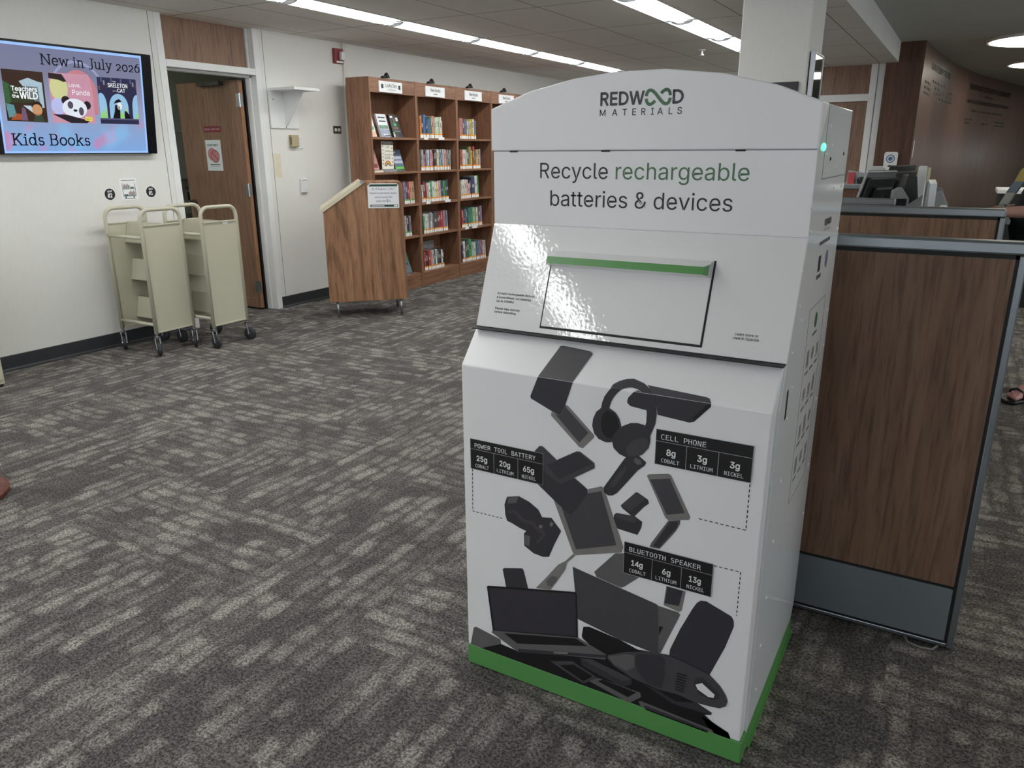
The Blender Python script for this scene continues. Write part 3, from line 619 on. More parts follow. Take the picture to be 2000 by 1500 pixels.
'ph4_s':[(-.0986,.1054),(-.0548,.1231),(.0013,.1075),(-.0257,.081)],
'bx':[(-.036,.1497),(-.0051,.1596),(.1109,.1428),(.1103,.124),(.0848,.1069),(-.0304,.1285)],
'bx_t':[(-.036,.1497),(-.0051,.1596),(.1109,.1428),(.0864,.1252)],
'tb5':[(-.0082,.088),(.0163,.1084),(.136,.1093),(.1384,.0965),(.1067,.0652)],
'tb5_s':[(.0166,.0977),(.0287,.1079),(.1253,.1061),(.1026,.0819)],
'tb6':[(.1311,.0818),(.1404,.0845),(.325,.0759),(.3346,.0625),(.144,.0592)],
'tb6_s':[(.1471,.0734),(.1572,.0765),(.3146,.0713),(.3152,.0628),(.1532,.0631)],
'fl':[(.1495,.137),(.1727,.1357),(.2323,.1209),(.2796,.1379),(.3214,.1247),(.3198,.1179),(.224,.1107)],
'vac':[(.0409,.1805),(.043,.1908),(.0944,.2191),(.1535,.2418),(.2025,.2497),(.2511,.2428),(.3073,.2315),(.3341,.2104),(.3502,.1896),(.3559,.1745),(.3531,.1583),(.3389,.1463),(.318,.1426),(.2796,.1389),(.2353,.1444),(.1816,.1393),(.1117,.1457),(.0609,.1632)],
'vac_c':[(.1223,.2226),(.185,.2432),(.1971,.2275),(.1974,.1818),(.1904,.1454),(.1538,.1439),(.1245,.1743),(.1162,.2023)],
'vac_n':[(.0431,.1866),(.0947,.2125),(.1156,.215),(.1171,.1819),(.0969,.161),(.0607,.1684)],
'vac_h':[(.2761,.1913),(.2917,.2015),(.3245,.1806),(.3223,.1707),(.3098,.1681),(.282,.1796)],
'vac_d':[(.2697,.1898),(.2748,.2094),(.2913,.2184),(.3359,.1862),(.3348,.1733),(.3229,.1634),(.2864,.1661)],
'vac_v':[(.2279,.2088),(.254,.2114),(.249,.152),(.2258,.1545)],
'wheel':[(.2971,.1041),(.3255,.0983),(.3647,.0847),(.3703,.0662),(.3366,.0645),(.3139,.0804)],
'red_D':[(-.1031,1.553)],
'flap':[(-.2082,.1837),(-.2009,.0174),(.2055,.0176),(.2017,.2135)],
'hand':[(-.2198,.2135),(.1904,.2175),(.2031,.2124),(-.2207,.1802),(.1917,.1817)],
'rs_frame':[(.3135,1.0787),(.5474,1.0845),(.3898,1.026),(.4165,.5761),(.3635,.5828)],
'rs_leaf':[(.4088,1.0654),(.4418,1.0157)],
'rs_red':[(.3896,1.2793),(.4871,1.2878),(.397,1.269)],
'rs_blk':[(.3753,1.1709),(.3902,1.2037),(.3578,1.2074)],
'rs_em':[(.4742,1.2067),(.4875,1.1664)],
'rs_txt':[(.3514,1.1519),(.4162,1.1553)],
'rs_dark':[(.1283,.8814),(.1294,.9249),(.1143,.8869)],
'rs_led':[(.2481,1.4557)],
}
def deco(name, layers, parent=kiosk):
    mats = []; mb = MB()
    for i, (plane, pts, m, lay) in enumerate(layers):
        if m not in mats: mats.append(m)
        p0, ey = PL[plane]; ey = Vector(ey).normalized(); n = Vector(EX).cross(ey); p0 = Vector(p0)
        mb.poly([p0 + Vector(EX) * u + ey * v + n * (.0004 + .00022 * lay) for u, v in pts], mats.index(m))
    return mb.build(name, mats, parent, recalc=False)
def ring(a, b): return a + b[::-1]
def fr(p, q, t): return tuple(a + (b - a) * t for a, b in zip(p, q))
G = PD
deco('tablet_print', [('S', G['tab_hi'], K3, 1), ('F', G['tab_lo'], K2, 3)])
deco('phone_print', [('F', G['ph1_b'], K5, 1), ('F', G['ph1_s'], K3, 2)])
deco('power_bank_print', [('S', G['pb_hi'], K3, 1), ('F', G['pb_lo'], K2, 1), ('F', G['pb_end'], K1, 2), ('S', G['pb_in_hi'], K3, 1), ('F', G['pb_in_lo'], K2, 1)])
deco('headphones_print', [('S', ring(G['hp_top_o'], G['hp_top_i']), K2, 3), ('F', ring(G['hp_l_o'], G['hp_l_i']), K2, 3), ('F', ring(G['hp_r_o'], G['hp_r_i']), K2, 4), ('F', G['hp_lc'], K2, 5), ('F', G['hp_lp'], K1, 6), ('F', G['hp_rc'], K2, 7), ('F', G['hp_rp'], K3, 8)])
deco('shaver_print', [('F', G['shv'], K2, 2), ('F', G['shv_p'], K3, 3), ('F', G['shv_h'], K4, 3)])
deco('drive_print', [('F', G['drv_back'], K3, 5), ('F', G['drv_lo'], K2, 5), ('F', G['drv_hi'], K3, 6), ('F', G['drv_face'], K2, 7)])
deco('tablet_print', [('F', G['tb_b'], K5, 2), ('F', G['tb_s'], K3, 3)])
deco('battery_print', [('F', G['bat1'], K2, 1), ('F', G['bat1_t'], K3, 2)])
deco('battery_print', [('F', G['bat2'], K2, 1), ('F', G['bat2_t'], K3, 2)])
deco('phone_print', [('F', G['ph2'], K5, 2), ('F', G['ph2_s'], K3, 3)])
deco('phone_print', [('F', G['strap'], K4, 1), ('F', G['strap_s'], K2, 2)])
deco('tool_battery_print', [('F', G['ptb'], K2, 1), ('F', G['ptb_l'], K3, 2), ('F', G['ptb_w1'], K5, 3), ('F', G['ptb_w2'], K5, 3), ('F', G['ptb_g1'], K4, 2), ('F', G['ptb_g2'], K4, 2)])
deco('toothbrush_print', [('F', G['tbr'], K5, 4), ('F', G['tbr_b'], K4, 5)])
deco('phone_print', [('F', G['tab3'], K2, 1)])
deco('tablet_print', [('F', G['tab4'], K4, 1)])
deco('gadget_heap_print', [('F', G['gtri'], K4, 1), ('F', G['heap'], K1, 2), ('F', G['wheel'], K2, 2), ('F', G['fl'], K2, 3)])
deco('laptop_print', [('F', G['lp2_b'], K4, 3), ('F', G['lp2_k'], K1, 4), ('F', G['lp2'], K3, 4)])
deco('laptop_print', [('F', G['lp1_s'], K1, 5), ('F', G['lp1_i'], K2, 6), ('F', G['lp1_b'], K4, 6), ('F', G['lp1_k'], K1, 7), ('F', G['lp1_e'], K2, 7), ('F', G['lp1_n'], K5, 8)])
deco('phone_print', [('F', G['ph3'], K5, 1), ('F', G['ph3_s'], K2, 2)])
deco('speaker_print', [('F', G['spk'], K2, 1)])
deco('phone_print', [('F', G['ph4'], K3, 4), ('F', G['ph4_s'], K1, 5)])
deco('battery_print', [('F', G['bx'], K2, 5), ('F', G['bx_t'], K3, 6)])
deco('tablet_print', [('F', G['tb5'], K4, 4), ('F', G['tb5_s'], K1, 5)]); deco('tablet_print', [('F', G['tb6'], K4, 4), ('F', G['tb6_s'], K2, 5)])
vents = []
a, b, c_, d = G['vac_v']
for i in range(7):
    t0, t1 = (i + .15) / 7, (i + .65) / 7
    vents.append(('F', [fr(a, d, t0), fr(b, c_, t0), fr(b, c_, t1), fr(a, d, t1)], K1, 11))
deco('vacuum_print', [('F', G['vac'], K3, 9), ('F', G['vac_c'], K2, 10), ('F', G['vac_n'], K4, 10), ('F', G['vac_d'], K2, 10), ('F', G['vac_h'], KW, 11)] + vents)
def dashes(pts, L=.0075, gap=.005, w=.0011):
    out = []
    for p, q in zip(pts, pts[1:]):
        D = math.hypot(q[0] - p[0], q[1] - p[1]); ux, uy = (q[0] - p[0]) / D, (q[1] - p[1]) / D; s = 0
        while s < D:
            e = min(D, s + L); A = (p[0] + ux * s, p[1] + uy * s); Bq = (p[0] + ux * e, p[1] + uy * e)
            out.append(('F', [(A[0] - uy * w, A[1] + ux * w), (A[0] + uy * w, A[1] - ux * w), (Bq[0] + uy * w, Bq[1] - ux * w), (Bq[0] - uy * w, Bq[1] + ux * w)], K1, 1)); s += L + gap
    return out
for k in ('d_pt', 'd_cp', 'd_bt'): deco('dashed_line', dashes(G[k]))
def fact(x0, z1, title, tx, tw, cells):
    ww, hh = .2193, .0858
    R = [(x0, z1 - hh), (x0 + ww, z1 - hh), (x0 + ww, z1), (x0, z1)]
    def rect(a, b, c, d): return [(a, b), (c, b), (c, d), (a, d)]
    e = .0009; zz = z1 - .0283
    lay = [('F', rect(x0 - e, z1 - hh - e, x0 + ww + e, z1 + e), K6, 12), ('F', R, K1, 13), ('F', rect(x0, zz - .0005, x0 + ww, zz + .0005), K6, 14)]
    for x in (x0 + ww / 3, x0 + 2 * ww / 3): lay.append(('F', rect(x - .0005, z1 - hh, x + .0005, zz), K6, 14))
    o = deco('fact_panel', lay)
    text('title', title, KW, (tx, 0, z1 - .0225), EX, (0, 0, 1), tw, o, 'mono', 0, .0124, lift=.0040)
    for i, (num, el, nu, nw, eu, ew) in enumerate(cells):
        text('amount', num, KW, (nu, 0, z1 - .0597), EX, (0, 0, 1), nw, o, 'sans', .022, .0148, lift=.0040)
        text('element', el, KW, (eu, 0, z1 - .0788), EX, (0, 0, 1), ew, o, 'mono', 0, .0095, lift=.0040)
fact(.1418, .8381, 'CELL PHONE', .1535, .1048, [('8g', 'COBALT', .1688, .0208, .1566, .0434), ('3g', 'LITHIUM', .2412, .021, .2258, .0511), ('3g', 'NICKEL', .3147, .0207, .3029, .0419)])
fact(.0758, .5308, 'BLUETOOTH SPEAKER', .089, .1789, [('14g', 'COBALT', .096, .0291, .0914, .0425), ('6g', 'LITHIUM', .1755, .0198, .1595, .0518), ('13g', 'NICKEL', .2415, .0282, .2368, .0424)])
fact(-.3722, .7172, 'POWER TOOL BATTERY', -.3584, .1849, [('25g', 'COBALT', -.3522, .032, -.357, .0424), ('20g', 'LITHIUM', -.2808, .0314, -.2894, .0503), ('65g', 'NICKEL', -.2097, .0314, -.2138, .0411)])
Y = (0, 0, 1); yU = .1745
text('headline_lettering', 'Recycle', K1, (-.2596, yU, 1.3848), EX, Y, .1845, kiosk, 'sans', 0)
text('headline_lettering', 'rechargeable', KG, (-.0545, yU, 1.3848), EX, Y, .3162, kiosk, 'sans', 0)
text('headline_lettering', 'batteries & devices', K1, (-.2302, yU, 1.3175), EX, Y, .4599, kiosk, 'sans', 0)
yA = .1735
text('logo_lettering', 'REDW', K2, (-.0981, yA, 1.5525), EX, Y, .1075, kiosk, 'sans', .022, .0280)
text('logo_lettering', 'D', K2, (.0785, yA, 1.5520), EX, Y, .0235, kiosk, 'sans', .022, .0280)
text('logo_lettering', 'MATERIALS', K1, (-.0997, yA, 1.5288), EX, Y, .2004, kiosk, 'sans', .006, .0146, spacing=1.85)
# infinity sign of the logo
def infinity(cx, cz, half, rad, th, y0, parent, m1, m2):
    mb = MB(); N = 72; c1 = (cx - half, cz); c2 = (cx + half, cz); P = []
    for i in range(N):
        a = 2 * PI * i / N; P.append((cx + (half + rad) * math.cos(a) / (1 + .12 * math.sin(a) ** 2), cz + 1.0 * rad * 1.0 * math.sin(2 * a) * 1.0))
    for lo, hi, lift, mi in ((0, 1, 0, 0),):
        pass
    segs = [((3, 14), 1), ((22, 32), 0), ((22 + 18, 22 + 28), 1)]
    def strip(i0, i1, mi, lift):
        for i in range(i0, i1):
            p, q = P[i % N], P[(i + 1) % N]; pm_, qn = P[(i - 1) % N], P[(i + 2) % N]
            def nrm(a, b): d = math.hypot(b[0] - a[0], b[1] - a[1]); return (-(b[1] - a[1]) / d * th / 2, (b[0] - a[0]) / d * th / 2)
            n0 = nrm(pm_, q); n1 = nrm(p, qn)
            mb.poly([(p[0] + n0[0], y0 - lift, p[1] + n0[1]), (p[0] - n0[0], y0 - lift, p[1] - n0[1]), (q[0] - n1[0], y0 - lift, q[1] - n1[1]), (q[0] + n1[0], y0 - lift, q[1] + n1[1])], mi)
    # over-strand (top left to bottom right) runs unbroken, under-strand is cut at the crossing
    strip(1, 15, 1, .0006); strip(21, 35, 0, .0006); strip(37, 71, 0, .0008)
    return mb.build('logo_emblem', [m1, m2], parent, recalc=False)
infinity(.0432, 1.5665, .0135, .0152, .0072, yA, kiosk, KG, KG2)
ey = Vector(PL['C'][1]).normalized()
def ctext(s, u, v, w_, h):
    text('instruction_lettering', s, K1, PC(u, v, 0), EX, ey, w_, kiosk, 'sans', .008, lift=.0006)
for s, u, v, w_ in (('Accepts rechargeable devices', -.3497, .089, .1105), ('& loose lithium-ion batteries', -.3491, .0783, .102), ('(up to 300Wh)', -.3487, .0683, .0519), ('Please wipe devices', -.3485, .0485, .0738), ('before depositing.', -.3484, .0395, .065), ('Learn more or', .2777, .0503, .0514), ('view in Spanish', .2745, .0412, .0572)):
    ctext(s, u, v, w_, 0)
# right flank print
XR = W + .0009; EY = (0, 1, 0)
text('side_lettering', 'REDWOOD', K1, (XR, .388, 1.276), EY, Y, .10, kiosk, 'sans', .03)
text('side_lettering', 'MATERIALS', K3, (XR, .388, 1.262), EY, Y, .10, kiosk, 'sans', 0, spacing=1.6)
def smudge(y0, z, total, h, seed):
    # print too small to read: short word-length dashes
    rr = random.Random(seed); m = MB(); y = y0
    while y < y0 + total - .004:
        l = rr.uniform(.008, .018); m.box((XR - .0005, y, z), (XR, min(y0 + total, y + l), z + h)); y += l + .004
    return m.build('fine_print', K3, kiosk)
smudge(.345, 1.232, .16, .009, 1)
mb = MB().box((XR - .0006, .358, 1.168), (XR, .392, 1.206)); mb.build('side_emblem', K1, kiosk)
MB().lathe([(.022, -.0006), (.022, 0)], (XR, .482, 1.187), 'X', 24).build('side_emblem', ink('print_blue_grey', (92, 104, 132)), kiosk)
smudge(.352, 1.150, .065, .010, 2)
MB().lathe([(.020, -.0006), (.020, 0)], (XR, .425, 1.04), 'X', 24).build('side_emblem', KG2, kiosk)
mb = MB()
for (y0, z0, y1, z1) in ((.312, 1.0825, .548, 1.084), (.312, .575, .3135, 1.084), (.5465, .575, .548, 1.084), (.312, .575, .548, .5765)): mb.box((XR - .0005, y0, z0), (XR, y1, z1))
mb.build('side_frame_print', K4, kiosk)
smudge(.395, 1.003, .06, .006, 3)
for r in range(4):
    for c in range(3):
        y = .345 + c * .068; z = .93 - r * .095; m = MB()
        if (r + c) % 3 == 0:
            m.box((XR - .0005, y, z), (XR, y + .03, z + .044)); 
        elif (r + c) % 3 == 1:
            m.lathe([(.017, -.0005), (.017, 0)], (XR, y + .016, z + .024), 'X', 16)
        else: m.box((XR - .0005, y, z), (XR, y + .038, z + .005)).box((XR - .0005, y + .004, z + .008), (XR, y + .034, z + .036))
        m.build('icon_print', K5, kiosk)
        smudge(y - .004, z - .018, .042, .006, 10 + r * 3 + c)
# ================================================================ DESKS AND PARTITIONS
def partition(label, x0, x1, y0, h=1.22):
    t = thing('desk_partition', label, 'partition', (x0, y0, 0), group='office partitions'); L = x1 - x0; D = .055
    MB().box((.0, .0, h - .034), (L, D, h)).build('top_cap', ALU, t, bevel=.006)
    MB().box((.0, .004, h - .044), (L, D - .004, h - .034)).box((L - .026, .004, .03), (L - .018, D - .004, h - .034)).box((0, .008, .2), (L - .018, D - .008, .21)).build('shadow_gap', BLACK, t)
    MB().box((L - .018, 0, .004), (L, D, h - .034)).build('end_post', ALU, t, bevel=.003)
    MB().box((.0, .002, .212), (L - .026, D - .002, h - .044)).build('wood_panel', PARTW, t)
    MB().box((.0, .001, .026), (L - .026, D - .001, .202)).build('base_panel', GREYP, t, bevel=.002)
    MB().box((0, .003, .004), (L - .018, D - .003, .018)).build('bottom_rail', ALU, t, bevel=.003)
    return t
partition('nearest walnut partition with grey base, standing right behind the kiosk', -.95, .165, 2.351)
partition('second walnut partition, its top showing just above the nearest one', -.95, .155, 3.65)
partition('rearmost walnut partition, hardly showing between screen and second partition', -1.2, -.285, 4.2)
cb = MB().tube([(.035, 2.345, .012), (.045, 2.328, .005), (.08, 2.318, .004), (.112, 2.325, .004), (.125, 2.345, .010)], .004, 6).build('cable', pm('grey_cable', (120, 118, 112), .5), None, smooth=True)
tag(cb, 'loop of grey cable peeping out under the nearest walnut partition', 'cable')
def desk(label, x0, x1, y0, y1, z=.74):
    t = thing('work_desk', label, 'desk', ((x0 + x1) / 2, (y0 + y1) / 2, 0), group='staff desks'); a, b = (x1 - x0) / 2, (y1 - y0) / 2
    MB().box((-a, -b, z - .03), (a, b, z)).build('desktop', GREYP, t, bevel=.004)
    for sx in (-1, 1):
        for sy in (-1, 1): MB().box((sx * (a - .04) - .02, sy * (b - .04) - .02, 0), (sx * (a - .04) + .02, sy * (b - .04) + .02, z - .03)).build('leg', ALU, t)
    return t
desk('grey desk hidden between the first and second walnut partitions', -.9, .1, 2.42, 3.04)
desk('grey desk behind the rearmost partition carrying the screens and printer', -.85, .24, 4.32, 5.64)
dk = thing('desk_riser', 'grey raised shelf on the rear desk where the person rests a hand', 'shelf', (.0, 5.35, .74))
MB().box((-.255, -.29, .31), (.24, .29, .335)).build('riser_shelf', GREYP, dk, bevel=.003)
for x in (-.235, .2): MB().box((x, -.27, 0), (x + .02, .27, .31)).build('riser_panel', GREYP, dk)
# computer screens seen from behind
def monitor(label, loc, rz, tilt, w_, h_, m=BLKP, base=.74, shift=0, logo=True):
    t = thing('computer_monitor', label, 'monitor', (loc[0], loc[1], base), rz, 'computer screens'); zc = loc[2] - base
    Rm = Matrix.Rotation(tilt, 4, 'X')
    def put(mb):
        mb.v = [tuple(Rm @ Vector(v) + Vector((0, 0, zc))) for v in mb.v]; return mb
    put(MB().box((-w_ / 2, -.012, -h_ / 2), (w_ / 2, .006, h_ / 2))).build('bezel', STEEL if logo else m, t, bevel=.005)
    put(MB().box((-w_ / 2 + .015, .005, -h_ / 2 + .012), (w_ / 2 - .015, .03, h_ / 2 - .03)).box((-w_ / 2 + .06, .03, -h_ / 2 + .05), (w_ / 2 - .06, .055, h_ / 2 - .08))).build('back_shell', m, t, bevel=.008)
    put(MB().box((-w_ / 2 + .012, -.014, -h_ / 2 + .012), (w_ / 2 - .012, -.012, h_ / 2 - .012))).build('screen', pm('dark_screen', (18, 20, 24), .15), t)
    if logo: put(MB().lathe([(.014, .0552), (.014, .0558)], (0, 0, .01), 'Y', 20).box((-.004, .0552, .04), (.004, .0558, .055)).box((-.004, .0552, -.05), (.004, .0558, -.035))).build('badge', CHROME, t)
    MB().box((-.03, .02, .015), (.03, .05, max(.05, zc))).build('stand_neck', m, t)
    MB().lathe([(.11, 0), (.10, .015)], (0, .035, 0), 'Z', 24).build('stand_base', m, t)
    return t
monitor('black computer screen leaning back, its rear facing the room above the partition', (-.45, 4.80, 1.17), math.radians(-118), math.radians(-16), .27, .35)
monitor('second black screen with rounded back, behind the leaning screen', (-.375, 5.38, 1.20), math.radians(-108), math.radians(-12), .36, .32, logo=False)
def tower(name, label, cat, loc, size, m, rz=0, ang=0):
    t = thing(name, label, cat, loc, rz); a, b, h = size
    pts = [(-a, 0), (a, 0), (a, h * .72), (a * .4, h), (-a * .7, h * 1.02), (-a, h * .9)]
    MB().prism(pts, 'Y', -b, b).build('casing', m, t, bevel=.004)
    MB().box((-a * .8, -b - .003, h * .1), (a * .8, -b, h * .6)).build('rear_panel', pm('vent_grey', (70, 73, 76), .5), t)
    return t
tower('receipt_printer', 'black angular receipt printer behind the leaning screen', 'printer', (-.285, 5.12, .74), (.045, .05, .56), BLKP, math.radians(25))
t = thing('card_terminal', 'small grey upright card terminal in front of the black printer', 'terminal', (-.30, 4.62, .74), math.radians(20))
MB().prism([(-.04, 0), (.04, 0), (.045, .46), (.0, .52), (-.035, .5)], 'Y', -.03, .03).build('casing', GRYPL, t, bevel=.004); MB().box((-.03, -.034, .3), (.03, -.03, .46)).build('screen', pm('dark_screen', (18, 20, 24), .15), t)
t = thing('document_scanner', 'wide grey slope-topped scanner behind the second partition', 'scanner', (-.17, 4.9, .74), math.radians(8))
MB().prism([(-.1, 0), (.09, 0), (.09, .42), (.05, .50), (.0, .48), (-.1, .40)], 'Y', -.1, .1).build('casing', GRYPL, t, bevel=.006)
MB().box((-.04, -.103, .37), (.07, -.1, .385)).build('paper_slot', BLACK, t); MB().box((.0, -.08, .49), (.06, .08, .505)).build('lid', pm('lid_grey', (104, 108, 110), .45), t)
t = thing('brochure_holder', 'clear upright leaflet holder with white leaflets by the scanner', 'leaflet holder', (-.155, 4.58, .74), math.radians(-25))
MB().prism([(-.012, .3), (.018, .3), (.012, .54), (.0, .56), (-.003, .42)], 'Y', -.035, .035).box((-.03, -.05, 0), (.03, .05, .3)).build('stand', pm('clear_grey_plastic', (150, 154, 156), .2), t)
MB().box((-.018, -.032, .31), (-.013, .032, .55)).build('leaflet', PAPER, t)
t = thing('computer_mouse_dock', 'small white rounded scanner cradle at the end of the second partition', 'cradle', (-.085, 4.55, .74))
MB().lathe([(.03, 0), (.03, .38), (.026, .42), (.012, .435)], (0, 0, 0), 'Z', 20).build('cradle_body', WHITEP, t, smooth=True); MB().lathe([(.02, 0), (.02, .42)], (-.04, .0, 0), 'Z', 14).build('post', WHITEP, t, smooth=True)
for lab, loc, sz, rz in (('cream folder standing upright right of the rounded screen', (-.24, 5.6, .74), (.04, .012, .60), -40), ('white paper tray sticking up left of the soap dispenser', (-.50, 5.5, .74), (.045, .01, .60), -10)):
    t = thing('file_folder', lab, 'folder', loc, math.radians(rz)); MB().box((-sz[0], -sz[1], 0), (sz[0], sz[1], sz[2])).build('cover', CREAM if 'cream' in lab else PAPER, t, bevel=.003)
    MB().box((-sz[0] + .01, -sz[1] - .002, .05), (sz[0] - .01, -sz[1], sz[2] + .01)).build('sheet', PAPER, t)
t = thing('service_counter', 'low brown service counter with grey edge far behind the partitions', 'counter', (-1.35, 8.2, 0))
MB().box((-.5, -.3, .0), (.51, .3, 1.1)).build('front', BROWNW, t); MB().box((-.52, -.32, 1.1), (.53, .32, 1.135)).build('countertop', GREYP, t, bevel=.004)
t = thing('leaflet_stand', 'clear stand holding a red leaflet on the far service counter', 'leaflet stand', (-.93, 8.02, 1.135))
MB().box((-.06, -.03, 0), (.12, .03, .006)).prism([(-.06, .0), (.12, 0), (.11, .1), (-.05, .13)], 'Y', .02, .026).build('stand', pm('clear_grey_plastic', (150, 154, 156), .2), t); MB().box((-.045, -.01, .006), (.012, .015, .11)).build('leaflet', pm('red_leaflet', (172, 62, 66), .5), t); MB().lathe([(.03, .006), (.034, .05), (.02, .07)], (.07, 0, 0), 'Z', 14).build('ornament', BLKP, t)
t = thing('sanitizer_dispenser', 'white wall soap dispenser with round blue emblem on the brown pier', 'dispenser', (-.882, 11.249, 1.15))
MB().prism([(-.075, .02), (.075, .02), (.078, .25), (.06, .268), (-.06, .268), (-.078, .25)], 'Y', -.1, 0).build('housing', WHITEP, t, bevel=.012, seg=3)
MB().lathe([(.05, -.0025), (.05, 0)], (0, -.1, .185), 'Y', 28).build('emblem', ink('emblem_blue', (70, 100, 142)), t); MB().lathe([(.038, -.0035), (.038, 0)], (0, -.1, .185), 'Y', 28).build('emblem_ring', PAPER, t); MB().lathe([(.026, -.0045), (.026, 0)], (0, -.1, .185), 'Y', 24).build('emblem_core', ink('emblem_blue', (70, 100, 142)), t)
MB().box((-.02, -.103, .085), (.02, -.1, .105)).build('sight_window', BLKP, t); MB().prism([(-.05, -.03), (.05, -.03), (.06, .03), (-.06, .03)], 'Y', -.125, -.02).build('nozzle_tray', WHITEP, t, bevel=.01)
t = tag(MB().box((-.655, 11.31, 1.35), (-.648, 11.42, 1.555)).build('notice_strip', pm('pale_blue_paper', (206, 208, 218), .5)), 'narrow pale paper notice on the leading edge of the curved wall', 'notice')
t = thing('side_counter', 'dark counter with white top by the curved wall behind the person', 'counter', (.75, 8.9, 0))
MB().box((-.47, -.3, 0), (.6, .3, 1.05)).build('front', BLKP, t); MB().box((-.49, -.32, 1.05), (.62, .32, 1.085)).build('countertop', WHITEP, t, bevel=.004)
# framed display and black plate on the column
t = thing('wall_display', 'silver-framed glossy screen on the right face of the square column', 'screen', (-.898, 5.02, 1.44))
MB().box((.006, .0, 0), (.034, .014, .56)).box((.006, .29, 0), (.034, .304, .56)).box((.006, .014, .546), (.034, .29, .56)).box((.006, .014, 0), (.034, .29, .014)).build('frame', STEEL, t, bevel=.002)
MB().box((.012, .014, .014), (.03, .29, .546)).build('glass', NT('mirror_glass').bsdf(lin((150, 160, 158)), .03, 1.0), t)
MB().box((.0, .02, .02), (.008, .28, .54)).build('backing', BLACK, t)
t = thing('wall_plate', 'black square plate on the front of the column half behind the kiosk', 'plate', (-1.02, 4.998, 1.62))
MB().box((-.08, -.012, 0), (.08, 0, .215)).build('plate', BLKP, t, bevel=.002); MB().box((-.02, -.014, .1), (.03, -.012, .13)).build('label_strip', PAPER, t)
# raised letters on the curved wall
LET = pm('bronze_letters', (30, 24, 22), .5)
AL = [0.0]
for a, b in zip(cp, cp[1:]): AL.append(AL[-1] + math.hypot(b[0] - a[0], b[1] - a[1]))
def on_curve(s):
    for i in range(len(AL) - 1):
        if AL[i + 1] >= s or i == len(AL) - 2:
            f = (s - AL[i]) / (AL[i + 1] - AL[i]); a, b = cp[i], cp[i + 1]; dx, dy = b[0] - a[0], b[1] - a[1]; d = math.hypot(dx, dy)
            return Vector((a[0] + dx * f, a[1] + dy * f, 0)), Vector((dx / d, dy / d, 0))
def curve_text(parent, s, s0, s1, z, h):
    o = text('lettering', s, LET, (0, 0, 0), (1, 0, 0), (0, 0, 1), s1 - s0, parent, 'sans', .015, h)
    me = o.data
    for v in me.vertices:
        p, tdir = on_curve(s0 + v.co.x); nrm = Vector((tdir.y, -tdir.x, 0)); zz = v.co.z
        v.co = p + nrm * .006 + Vector((0, 0, z + zz))
    return o
def curve_bar(mbx, s0, s1, z, h):
    a, ta = on_curve(s0); b, tb = on_curve(s1); na = Vector((ta.y, -ta.x, 0)) * .006; nb = Vector((tb.y, -tb.x, 0)) * .006
    p = [a + na + Vector((0, 0, z)), b + nb + Vector((0, 0, z)), b + nb + Vector((0, 0, z + h)), a + na + Vector((0, 0, z + h))]; mbx.poly(p)
t = thing('wall_lettering', 'dark raised board of trustees lettering on the near part of the curved wall', 'lettering', (0, 0, 0))
curve_text(t, 'BOARD OF LIBRARY TRUSTEES', .86, 2.83, 2.465, .075)
mb = MB(); rr = random.Random(4)
for s0, s1, z in ((1.18, 2.46, 2.322), (.395, .95, 2.266), (.392, 1.21, 2.203), (.42, 1.02, 2.138), (1.5, 2.125, 2.254), (1.5, 2.19, 2.192), (2.65, 3.36, 2.262), (2.72, 3.37, 2.198), (2.05, 3.35, 2.136)):
    a = s0
    while a < s1 - .05:
        b = min(s1, a + rr.uniform(.2, .38)); curve_bar(mb, a, b, z, .028); a = b + .06
mb.build('small_letter_line', LET, t, recalc=False)
t = thing('wall_lettering', 'dark raised county library gift inscription further along the curved wall', 'lettering', (0, 0, 0))
curve_text(t, 'WASHOE COUNTY LIBRARY', 4.83, 8.25, 2.445, .08)
curve_text(t, 'GIFT OF THE', 6.19, 6.75, 2.343, .032)
curve_text(t, 'MAX C. FLEISCHMANN FOUNDATION OF NEVADA', 4.81, 8.22, 2.222, .056)
mb = MB()
for s0, s1, z in ((5.29, 7.73, 2.086), (4.84, 5.45, 1.938), (4.85, 5.23, 1.876), (6.17, 6.69, 1.882), (7.28, 8.2, 1.932), (7.25, 8.18, 1.868)):
    a = s0
    while a < s1 - .05:
        b = min(s1, a + rr.uniform(.2, .42)); curve_bar(mb, a, b, z, .026); a = b + .08
mb.build('small_letter_line', LET, t, recalc=False)
# ---------------------------------------------------------------- television
tv = thing('television', 'wall television showing a purple new kids books slide', 'television', (-5.53, 3.382, 1.45)); tv.rotation_euler = (0, math.atan2(.073, .722), 0)
MB().box((-.055, -.61, -.004), (-.002, .61, .712)).build('casing', BLKP, tv, bevel=.004)
MB().box((-.002, -.606, .0), (.0, .606, .708)).build('bezel', pm('glossy_black_bezel', (14, 15, 20), .2), tv)
MB().box((-.075, -.2, .2), (-.04, .2, .5)).build('wall_bracket', STEEL, tv)
def emi(name, rgb, k=1.0):
    key = 'screen_' + name
    if key not in CACHE:
        q = NT(key); v = q.coord(); c = q.ramp(q.noise(v, 9, 2), [(.3, var(rgb, .95)), (.7, var(rgb, 1.04))]); CACHE[key] = q.bsdf((0, 0, 0, 1), .3, spec=.2, emit=c, estr=k)
    return CACHE[key]
q = NT('screen_picture'); v = q.coord(); sp = q.n('ShaderNodeSeparateXYZ'); q.l(v, sp.inputs[0])
zf = q.math('DIVIDE', sp.outputs[2], .7)
basec = q.ramp(zf, [(.02, (128, 168, 222)), (.25, (140, 164, 205)), (.45, (150, 154, 186)), (.75, (124, 126, 152)), (.98, (118, 122, 152))])
nb = q.noise(v, 6.5, 1.5); blot = q.mix(q.ramp(nb, [(.56, (0, 0, 0)), (.66, (200, 200, 200))]), basec, (212, 122, 168))
